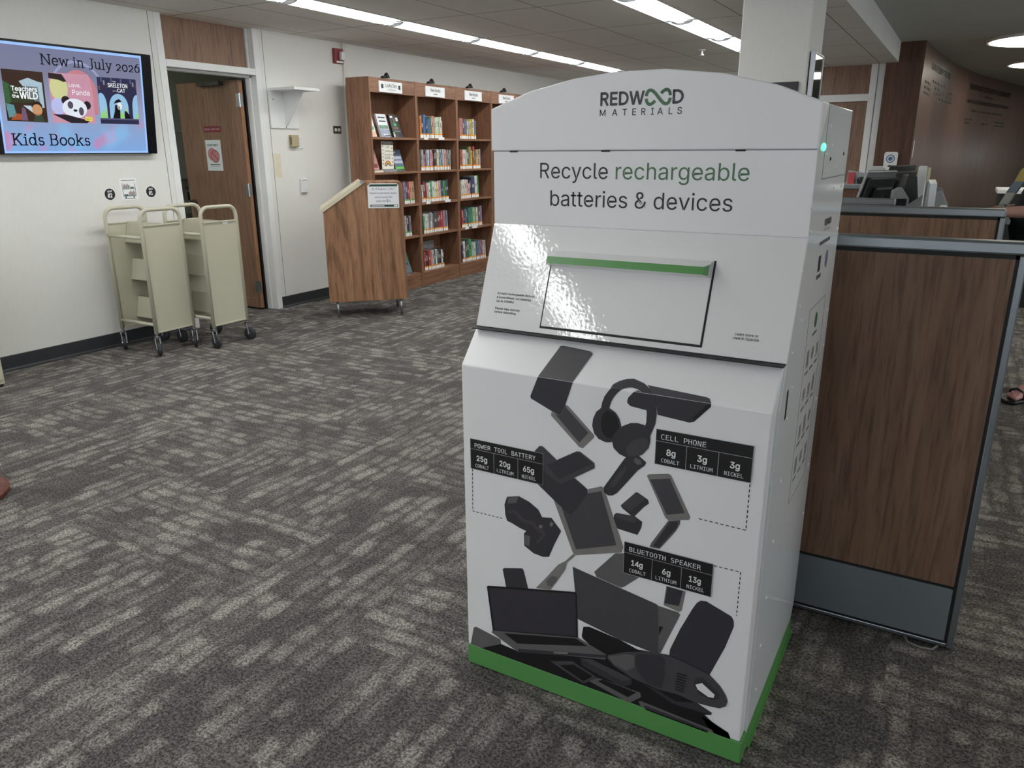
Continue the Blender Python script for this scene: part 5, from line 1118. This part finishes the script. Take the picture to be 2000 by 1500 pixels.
display('pale display book half hidden by the case side, top shelf', 6.13, SH[4], .15, .235, (I('white', (226, 230, 234)), [(0, .0, 1, .26, I('peach', (228, 186, 160))), (.1, .3, .9, .46, I('leaf', (110, 160, 122))), (.3, .6, .8, .64, I('grey', (110, 112, 114)))]), easel=False)
display('blue and green thriller display book, right of the second shelf', 6.56, SH[3], .155, .225, (I('blue', (96, 112, 142)), [(0, .0, 1, .26, I('moss', (84, 116, 96))), (.05, .55, .92, .70, I('silver', (186, 192, 204))), (.05, .36, .95, .50, I('silver', (186, 192, 204))), (.1, .84, .42, .92, PAPER), (.05, .1, .9, .2, I('lime2', (110, 196, 100)))]))
display('pink display book half hidden by the case side, second shelf', 6.14, SH[3] + .022, .15, .20, (I('rose', (214, 160, 150)), [(0, .3, .6, .8, I('pale_rose', (228, 196, 190))), (.4, .1, .9, .3, I('wine', (142, 72, 76)))]), easel=False)
display('teal seascape display book, bottom shelf beside the lectern', 6.60, SH[0], .165, .235, (I('teal', (104, 164, 150)), [(0, 0, 1, .5, I('sea', (104, 122, 134))), (.2, .4, .8, .52, I('ridge', (72, 84, 96)))]), lean=.35)
t = thing('flat_book', 'pale book lying flat at the left of the second shelf', 'book', (XB - .03, 6.125, SH[3])); MB().box((-.15, 0, 0), (0, .22, .003)).box((-.15, 0, .017), (0, .22, .02)).build('cover', I('cream', (226, 214, 200)), t); MB().box((-.148, .002, .003), (-.002, .218, .017)).build('pages', PAGES, t)
t = thing('book_sign', 'tall white rainbow sign in a clear holder between two display books', 'sign', (XB - .04, 6.30, SH[3]))
MB().box((-.01, 0, .03), (-.006, .185, .30)).build('card', pm('card_white', (232, 228, 214), .6), t); MB().box((-.03, -.002, 0), (.02, .20, .028)).build('holder_base', pm('clear_grey_plastic', (150, 154, 156), .2), t)
for k, (r, c) in enumerate(((.055, (200, 74, 48)), (.047, (230, 150, 50)), (.040, (232, 206, 90)), (.033, (74, 140, 92)), (.026, (66, 116, 176)), (.018, (240, 238, 230)))):
    MB().poly([(-.0056 + .0004 * k, .0925 + r * math.cos(PI * i / 14), .058 + r * math.sin(PI * i / 14)) for i in range(15)]).build('rainbow_band', I('bow%d' % k, c), t, recalc=False)
for s, z, w_, h in (('BOOK', .128, .085, .026), ('the perfect', .165, .10, .014), ('in finding', .20, .09, .014), ('Luck', .24, .06, .022)): text('lettering', s, K2, (-.0055, .0925 - w_ / 2, z), (0, 1, 0), (0, 0, 1), w_, t, 'sans', 0, h)
for i in range(14):
    y = .02 if i % 2 else .165; z = .06 + .017 * i; MB().box((-.0058, y - .006, z), (-.0052, y + .006, z + .011)).build('clover', K2, t)
MB().box((-.0058, .004, .265), (-.0052, .181, .298)).build('grey_band', K5, t)
for k, (u, sh, y) in enumerate(((1, 4, 6.97), (1, 4, 7.24), (1, 2, 6.97), (1, 2, 7.33), (2, 1, 7.735), (2, 1, 7.89))):
    lab = 'white subject tag at the %s of the %s shelf edge, %s' % ('left' if k % 2 == 0 else 'right', SNAME[sh], UNAME[u])
    tag(MB().box((0, 0, -.016), (.002, .11 if k % 2 else .075, .012)).build('shelf_tag', PAPER, None, loc=(XB - .003, y, SH[sh])), lab, 'tag', 'white subject tags on shelf edges')
# ================================================================ LECTERN
AX, AY = -4.797, 5.067; dx, dy = .72, .694
lt = thing('lectern', 'oak laminate lectern with slanted beige-edged top, on thin metal legs', 'lectern', (AX, AY, 0), math.atan2(dy, dx))   # local x along the broad face, +y away from the room
prof = [(-.045, .15), (.66, .15), (.655, 1.185), (.308, 1.185), (-.045, .952)]
MB().prism(prof, 'Y', 0, .02).build('side_panel', LECTW, lt, bevel=.0015); MB().prism(prof, 'Y', .43, .45).build('side_panel', LECTW, lt, bevel=.0015)
MB().box((-.043, .02, .16), (-.025, .43, .95)).box((.635, .02, .15), (.653, .43, 1.18)).build('end_panel', LECTW, lt); MB().box((-.04, .02, .15), (.64, .43, .17)).build('bottom_panel', LECTW, lt); MB().box((.30, .0, 1.186), (.64, .45, 1.20)).build('top_panel', LECTW, lt, bevel=.002)
ang = math.atan2(.233, .353); ux, uz = math.cos(ang), math.sin(ang)
pts = [(-.052, .945), (.312, 1.186), (.312 - uz * .034, 1.186 + ux * .034), (-.052 - uz * .034, .945 + ux * .034)]
MB().prism(pts, 'Y', -.012, .462).build('slanted_top', pm('beige_laminate', (206, 196, 172), .45, amt=.03), lt, bevel=.002)
MB().prism([(.30, 1.178), (.325, 1.195), (.318 - uz * .034, 1.2 + ux * .02), (.30 - uz * .034, 1.18 + ux * .034)], 'Y', -.014, .0).build('corner_cap', STEEL, lt)
for x in (.027, .6):
    for y in (.03, .42): MB().tube([(x - .004, y, .15), (x, y, .0)], .012, 10).build('leg', STEEL, lt, smooth=True)
cy_, sy_ = math.cos(lt.rotation_euler[2]), math.sin(lt.rotation_euler[2])
nt = thing('notice', 'white notice with green bands about bills, fixed to the lectern face', 'notice', (AX + cy_ * .483 + sy_ * .0025, AY + sy_ * .483 - cy_ * .0025, 1.08), lt.rotation_euler[2]); nt.rotation_euler = (0, math.radians(.5), lt.rotation_euler[2])
MB().prism([(-.136, -.106), (.136, -.106), (.136, .088), (.118, .106), (-.112, .106), (-.136, .084)], 'Y', -.003, 0).build('card', pm('laminated_paper', (232, 234, 238), .4, amt=.02), nt)
DG = ink('print_bottle_green', (34, 70, 58))
MB().prism([(-.125, .080), (.124, .080), (.124, .098), (-.114, .098)], 'Y', -.0036, -.003).box((-.118, -.0036, -.096), (.124, -.003, -.077)).build('green_band', DG, nt)
for s, z, w_, h in (('As of August 1, 2017', .050, .20, .0175), ('Washoe County Library System', .016, .24, .015), ('cannot accept bills', -.018, .155, .015), ('larger than $20.', -.052, .13, .0165)): text('lettering', s, K2, (-w_ / 2, -.0034, z), (1, 0, 0), (0, 0, 1), w_, nt, 'sans', 0, h)
MB().box((-.108, -.0041, -.091), (.006, -.0036, -.083)).box((.09, -.0041, -.093), (.118, -.0036, -.081)).build('white_print', KW, nt)
# ================================================================ THINGS ON THE LEFT WALL  (x is the wall face)
t = thing('wall_bracket_shelf', 'empty white bracket shelf on the wall right of the door', 'shelf', (XW, 5.405, 1.665))
MB().box((0, -.172, 0), (.016, .172, .325)).build('back_plate', TRIMW, t, bevel=.002); MB().box((0, -.16, .32), (.325, .155, .345)).build('shelf_board', TRIMW, t, bevel=.003); MB().prism([(.016, .02), (.028, .02), (.27, .32), (.016, .32)], 'Y', .0, .016).build('brace', TRIMW, t)
for y, z in ((-.125, .25), (0.008, .01)): MB().lathe([(.006, 0), (.004, .002)], (.016, y, z), 'X', 10).build('screw', BLACK, t)
t = thing('door_chime', 'tan door chime box under the white bracket shelf', 'chime', (XW, 5.49, 1.5)); TAN = pm('tan_plastic', (176, 164, 130), .45)
MB().box((0, -.045, 0), (.045, .045, .108)).build('cover', TAN, t, bevel=.006); MB().box((.01, -.0455, .02), (.04, -.045, .09)).build('grille', pm('dark_tan', (120, 110, 84), .6), t)  # side grille in a darker tan than the cover
t = thing('blank_plate', 'white blank wall plate right beside the tan chime', 'wall plate', (XW, 5.585, 1.485)); MB().box((0, -.035, 0), (.006, .035, .115)).build('plate', TRIMW, t, bevel=.003); MB().lathe([(.004, 0), (.003, .001)], (.006, 0, .09), 'X', 8).build('screw', STEEL, t)
t = thing('thermostat', 'white thermostat low on the wall between door and lectern', 'thermostat', (XW, 5.58, 1.075)); MB().box((0, -.042, 0), (.028, .042, .132)).build('cover', WHITEP, t, bevel=.005); MB().box((.028, -.03, .115), (.0285, .03, .12)).build('vent', K5, t); MB().lathe([(.004, 0), (.003, .001)], (.028, .02, .03), 'X', 8).build('sensor', BLACK, t)
t = thing('fire_alarm', 'red fire alarm strobe near the ceiling left of the bookcases', 'alarm', (XW, 6.18, 2.292)); MB().box((0, -.062, 0), (.035, .062, .138)).build('base', pm('alarm_red', (128, 44, 44), .45), t, bevel=.004); MB().box((.035, -.005, .03), (.075, .05, .11)).build('strobe', pm('clear_lens', (206, 206, 204), .2), t, bevel=.008); MB().box((.035, -.045, .006), (.037, .05, .022)).build('letter_strip', PAPER, t)
t = thing('wall_outlet', 'dark metal outlet plate left of the first bookcase', 'outlet', (XW, 6.112, 1.63)); MB().box((0, -.056, 0), (.006, .056, .073)).build('plate', pm('bronze_plate', (92, 84, 76), .4, .6), t, bevel=.002)
for y in (-.024, .024): MB().lathe([(.017, .0), (.016, .004)], (.006, y, .036), 'X', 16).build('receptacle', WHITEP, t)
def spot(label, y, z, s):
    t = thing('spot_sign', label, 'sign', (XW, y, z), 0, 'round cart spot signs'); MB().lathe([(.046, 0), (.046, .0012)], (0, 0, 0), 'X', 36).build('white_rim', PAPER, t); MB().lathe([(.042, 0), (.042, .0018)], (0, 0, 0), 'X', 36).build('black_disc', K1, t)
    text('lettering', 'spot', KW, (.0022, -.018, .016), (0, 1, 0), (0, 0, 1), .036, t, 'sans', .02, .015); text('lettering', s, KW, (.0022, -.02, -.024), (0, 1, 0), (0, 0, 1), .036 if s == '#2' else .032, t, 'sans', .03, .03)
spot('round black spot number two sign left of the cart poster', 3.578, 1.155, '#2'); spot('round black spot number one sign right of the cart poster', 3.925, 1.158, '#1')
t = thing('cart_poster', 'small white poster of a loaded book cart between round black signs', 'poster', (XW, 3.74, 1.187)); t.rotation_euler = (math.radians(0), 0, 0)
MB().box((0, -.071, -.08), (.002, .071, .08)).build('sheet', PAPER, t); text('lettering', 'Shelving cart parking', K2, (.0023, -.056, .062), (0, 1, 0), (0, 0, 1), .11, t, 'sans', .01, .007)
MB().box((.002, -.055, -.054), (.0025, .055, -.05)).box((.002, -.055, -.002), (.0025, .055, .002)).box((.002, -.055, -.054), (.0025, -.051, .045)).box((.002, .051, -.054), (.0025, .055, .04)).build('cart_drawing', ink('poster_teal', (72, 100, 104)), t)
m = MB()
for i in range(7): m.box((.002, -.046 + .008 * i, .003), (.0027, -.041 + .008 * i, .028 + .006 * ((i * 5) % 3)))
for i in range(7): m.box((.002, -.006 + .008 * i, -.05), (.0027, -.001 + .008 * i, -.024 + .006 * ((i * 4) % 3)))
m.build('book_drawing', ink('poster_brown', (104, 82, 70)), t); MB().box((.002, .012, .003), (.0027, .042, .016)).box((.002, -.046, -.05), (.0027, -.012, -.038)).build('book_drawing', ink('poster_green', (70, 104, 100)), t)
for y in (-.034, .034): MB().lathe([(.006, 0), (.006, .0008)], (.002, y, -.061), 'X', 14).build('wheel_drawing', K1, t)
MB().box((.002, -.05, -.073), (.0025, .045, -.069)).build('fine_print', K3, t)
# signs on the open door leaf
t = thing('door_plaque', 'dark red key box plaque on the open door', 'sign', (-6.128, 5.0265, 1.634)); MB().box((-.113, -.003, 0), (.113, 0, .052)).build('plate', pm('plaque_red', (124, 40, 56), .45), t); text('lettering', 'Key Box · Alarm Panel', ink('plaque_pink', (214, 170, 178)), (-.1, -.0034, .018), (1, 0, 0), (0, 0, 1), .2, t, 'sans', .01, .019)
t = thing('staff_notice', 'white staff only notice with red stop symbol on the open door', 'notice', (-6.145, 5.0265, 1.289)); MB().box((-.108, -.002, 0), (.108, 0, .277)).build('sheet', pm('cool_paper', (222, 228, 234), .5, amt=.02), t)
text('lettering', 'STAFF ONLY', K2, (-.075, -.0024, .222), (1, 0, 0), (0, 0, 1), .15, t, 'sans', .02, .016)
RK = ink('print_brick_red', (150, 84, 88)); RL = ink('print_pale_red', (196, 132, 134))
MB().lathe([(.058, -.0027), (.058, -.002)], (-.02, 0, .148), 'Y', 28).build('hand_symbol', RL, t); MB().lathe([(.058, -.0029), (.058, -.002)], (.02, 0, .13), 'Y', 28).build('stop_ring', RK, t); MB().lathe([(.049, -.0032), (.049, -.002)], (.02, 0, .13), 'Y', 28).build('stop_disc', RL, t)
MB().prism([(-.016, .158), (-.009, .165), (.056, .102), (.049, .095)], 'Y', -.0036, -.003).build('stop_bar', RK, t); MB().box((-.06, -.0024, .052), (.075, -.002, .060)).build('bold_print', K2, t); MB().box((-.05, -.0024, .040), (.07, -.002, .043)).build('fine_print', K4, t)
# inside the staff room
t = thing('wall_cupboard', 'grey-green wall cupboard seen through the open door', 'cupboard', (-7.2, 5.85, 1.19)); CUP = pm('grey_green_metal', (128, 132, 122), .5)
MB().box((-.2, -.59, 0), (.19, .3, .46)).build('body', CUP, t, bevel=.003); MB().box((.19, -.585, .005), (.2, -.47, .455)).box((.19, -.46, .005), (.2, .29, .455)).build('door', pm('grey_green_light', (176, 178, 168), .5), t)
t = thing('pinned_papers', 'white papers pinned below the grey-green cupboard', 'papers', (-7.4, 5.72, .92)); MB().box((0, -.2, 0), (.004, .14, .24)).build('sheet', PAPER, t); MB().box((.004, -.08, .03), (.005, .0, .12)).box((.004, -.1, .17), (.005, .05, .178)).box((.004, -.1, .15), (.005, .05, .158)).build('print', K4, t); MB().prism([(.04, .2), (.085, .2), (.062, .228)], 'X', .004, .005).build('symbol', K1, t)
t = thing('filing_cabinet', 'low grey cabinet inside the staff room behind the carts', 'cabinet', (-7.15, 5.4, 0)); MB().box((-.24, -.6, 0), (.2, .6, .86)).build('body', CUP, t, bevel=.004); MB().box((.2, -.58, .45), (.21, .58, .84)).box((.2, -.58, .03), (.21, .58, .43)).build('drawer', CUP, t)
# ================================================================ PERSON at the desk end (only a sliver shows in the photograph)
PX, PY = .47, 5.45
person = thing('person', 'person in black shirt and shorts with striped strap, hand on the desk', 'person', (PX, PY, 0))
SKIN = pm('skin', (170, 132, 118), .55, amt=.06, scale=30); SKIN2 = pm('skin_foot', (196, 146, 142), .55, amt=.08, scale=40)
BLKC = pm('black_cloth', (22, 23, 27), .9, amt=.15, scale=60); HAIR = pm('dark_hair', (58, 46, 40), .7, amt=.2, scale=80)
def skin_body(name, verts, edges, radii, m, parent, sub=2):
    me = bpy.data.meshes.new(name); me.from_pydata(verts, edges, []); me.materials.append(m)
    o = bpy.data.objects.new(name, me); COL.objects.link(o); o.parent = parent
    sk = o.modifiers.new('skin', 'SKIN'); sk.use_smooth_shade = True
    for i, r in enumerate(radii):
        d = me.skin_vertices[0].data[i]; d.radius = (r, r) if not isinstance(r, tuple) else r; d.use_root = (i == 0)
    sb = o.modifiers.new('sub', 'SUBSURF'); sb.levels = sub; sb.render_levels = sub
    return o
# joints: pelvis, spine, chest, neck, head; arms; legs  (person faces -x, toward the desks)
V = [(.02, 0, .96), (-.01, 0, 1.12), (.0, 0, 1.28), (.02, 0, 1.42), (.0, 0, 1.52), (-.02, 0, 1.60), (-.02, 0, 1.70),
     (.0, -.17, 1.40), (.04, -.26, 1.22), (-.10, -.31, 1.118), (-.25, -.32, 1.112), (-.31, -.32, 1.108),
     (.0, .17, 1.40), (.02, .24, 1.24), (-.09, .14, 1.13), (-.18, .06, 1.115),
     (.03, -.10, .88), (.0, -.11, .50), (.04, -.11, .09), (.04, .10, .88), (.07, .10, .50), (.16, .10, .09)]
E_ = [(0, 1), (1, 2), (2, 3), (3, 4), (4, 5), (5, 6), (2, 7), (7, 8), (8, 9), (9, 10), (10, 11), (2, 12), (12, 13), (13, 14), (14, 15), (0, 16), (16, 17), (17, 18), (0, 19), (19, 20), (20, 21)]
Rr = [.15, .155, .15, .06, .055, .088, .08, .062, .047, .042, .032, .03, .062, .047, .038, .03, .09, .062, .04, .09, .062, .04]
skin_body('body', V, E_, Rr, SKIN, person)
def hand(x, y, z, s, rz):
    vs = [(0, 0, 0), (-.045, 0, .002)]; ed = [(0, 1)]; rd = [.024, (.034, .016)]
    for k, (yy, L) in enumerate(((-.03, .062), (-.01, .074), (.011, .07), (.03, .055))):
        a = len(vs); vs += [(-.085, yy, .006), (-.085 - L * .55, yy * 1.1, .004), (-.085 - L, yy * 1.15, -.012)]; ed += [(1, a), (a, a + 1), (a + 1, a + 2)]; rd += [.011, .009, .0075]
    a = len(vs); vs += [(-.03, -.042 * s, .0), (-.062, -.066 * s, -.004), (-.088, -.072 * s, -.01)]; ed += [(0, a), (a, a + 1), (a + 1, a + 2)]; rd += [.014, .011, .009]
    o = skin_body('hand', vs, ed, rd, SKIN, person); o.location = (x, y, z); o.rotation_euler = (0, 0, rz)
hand(-.31, -.32, 1.105, -1, .1); hand(-.18, .06, 1.11, 1, .3)
# shirt and shorts follow the body
skin_body('shirt', [(.01, 0, .84), (-.06, 0, 1.07), (-.035, 0, 1.25), (.01, 0, 1.41), (.0, -.18, 1.39), (.02, -.235, 1.28), (.0, .18, 1.39), (.01, .225, 1.29)], [(0, 1), (1, 2), (2, 3), (2, 4), (4, 5), (2, 6), (6, 7)], [.19, .225, .20, .09, .082, .075, .082, .075], BLKC, person)
skin_body('shorts', [(.02, 0, 1.0), (.03, -.105, .85), (.005, -.112, .50), (.04, .105, .85), (.07, .105, .50)], [(0, 1), (1, 2), (0, 3), (3, 4)], [.168, .115, .095, .115, .095], BLKC, person)
m = MB().lathe([(.0, .10), (.06, .095), (.095, .06), (.105, .01), (.1, -.05), (.085, -.09)], (.005, 0, 1.68), 'Z', 18); m.build('hair', HAIR, person, smooth=True)
m = MB(); m.prism([(-.118, 1.60), (-.09, 1.655), (-.085, 1.60)], 'Y', -.012, .012); m.build('nose', SKIN, person)
for sy in (-1, 1): MB().lathe([(.002, -.008), (.010, -.004), (.010, .004), (.002, .008)], (-.085, sy * .032, 1.645), 'X', 12).build('eye', pm('eye_dark', (40, 34, 32), .3), person, smooth=True); MB().lathe([(.008, -.012), (.028, -.006), (.028, .006), (.008, .012)], (-.01, sy * .09, 1.63), 'Y', 14).build('ear', SKIN, person, smooth=True)
MB().box((-.096, -.025, 1.57), (-.085, .025, 1.578)).build('mouth', pm('lips', (150, 92, 86), .5), person)
def foot(y, x0, rot, at):
    new = []
    vs = [(.10 + x0, y, .055), (.06 + x0, y, .075), (-.0 + x0, y, .055), (-.06 + x0, y - .005, .042)]; ed = [(0, 1), (1, 2), (2, 3)]; rd = [.033, .038, .036, (.04, .022)]
    for k, yy in enumerate((-.034, -.014, .004, .02, .034)):
        a = len(vs); vs += [(-.085 + x0 + .01 * k * (k > 1), y + yy, .04), (-.115 + x0 + .011 * k * (k > 0), y + yy, .036)]; ed += [(3, a), (a, a + 1)]; rd += [.014, .012 if k else .015]
    new.append(skin_body('foot', vs, ed, rd, SKIN2, person))
    new.append(MB().prism([(.135 + x0, -.04 + y), (.10 + x0, -.045 + y), (-.04 + x0, -.052 + y), (-.12 + x0, -.048 + y), (-.14 + x0, -.01 + y), (-.115 + x0, .045 + y), (-.02 + x0, .05 + y), (.10 + x0, .042 + y), (.14 + x0, .02 + y)], 'Z', 0.002, .024).build('sandal_sole', BLKP, person, bevel=.006))
    new.append(MB().tube([(-.04 + x0, y - .045, .02), (-.045 + x0, y - .035, .07), (-.05 + x0, y, .085), (-.045 + x0, y + .035, .068), (-.04 + x0, y + .047, .02)], .007, 8).build('sandal_strap', BLKP, person, smooth=True))
    for o in new: o.rotation_euler = (0, 0, rot); o.location = (at[0] - .08 * math.cos(rot), at[1] - .08 * math.sin(rot), 0)
foot(0, 0, math.radians(55), (.04, -.11)); foot(0, 0, math.radians(40), (.16, .10))
# striped carrying strap with buckle across the chest
def band(path, wd, m, name, th=.006):
    mb = MB(); P = [Vector(p) for p in path]; vs = []
    A_ = Vector((.75, -.66, 0)) * (wd / 2); N_ = Vector((-.66, -.75, .1)) * th
    for p in P: vs += [p - A_ - N_, p + A_ - N_, p + A_ + N_, p - A_ + N_]
    fs = [(4 * i + k, 4 * i + (k + 1) % 4, 4 * i + 4 + (k + 1) % 4, 4 * i + 4 + k) for i in range(len(P) - 1) for k in range(4)] + [(3, 2, 1, 0), tuple(4 * (len(P) - 1) + k for k in range(4))]
    return mb.add(vs, fs).build(name, m, person)
band([(-.04, -.13, 1.46), (-.13, -.12, 1.40), (-.185, -.10, 1.33), (-.205, -.09, 1.27)], .06, pm('mustard_strap', (168, 146, 78), .7), 'strap_upper')
band([(-.205, -.09, 1.27), (-.222, -.085, 1.235), (-.236, -.08, 1.205)], .06, pm('blue_grey_strap', (96, 110, 120), .7), 'strap_middle')
band([(-.236, -.08, 1.205), (-.25, -.08, 1.17), (-.262, -.08, 1.14), (-.265, -.08, 1.11)], .055, pm('grey_strap', (150, 150, 142), .7), 'strap_lower')
MB().box((-.278, -.115, 1.10), (-.258, -.045, 1.145)).build('buckle', GRYPL, person, bevel=.004)
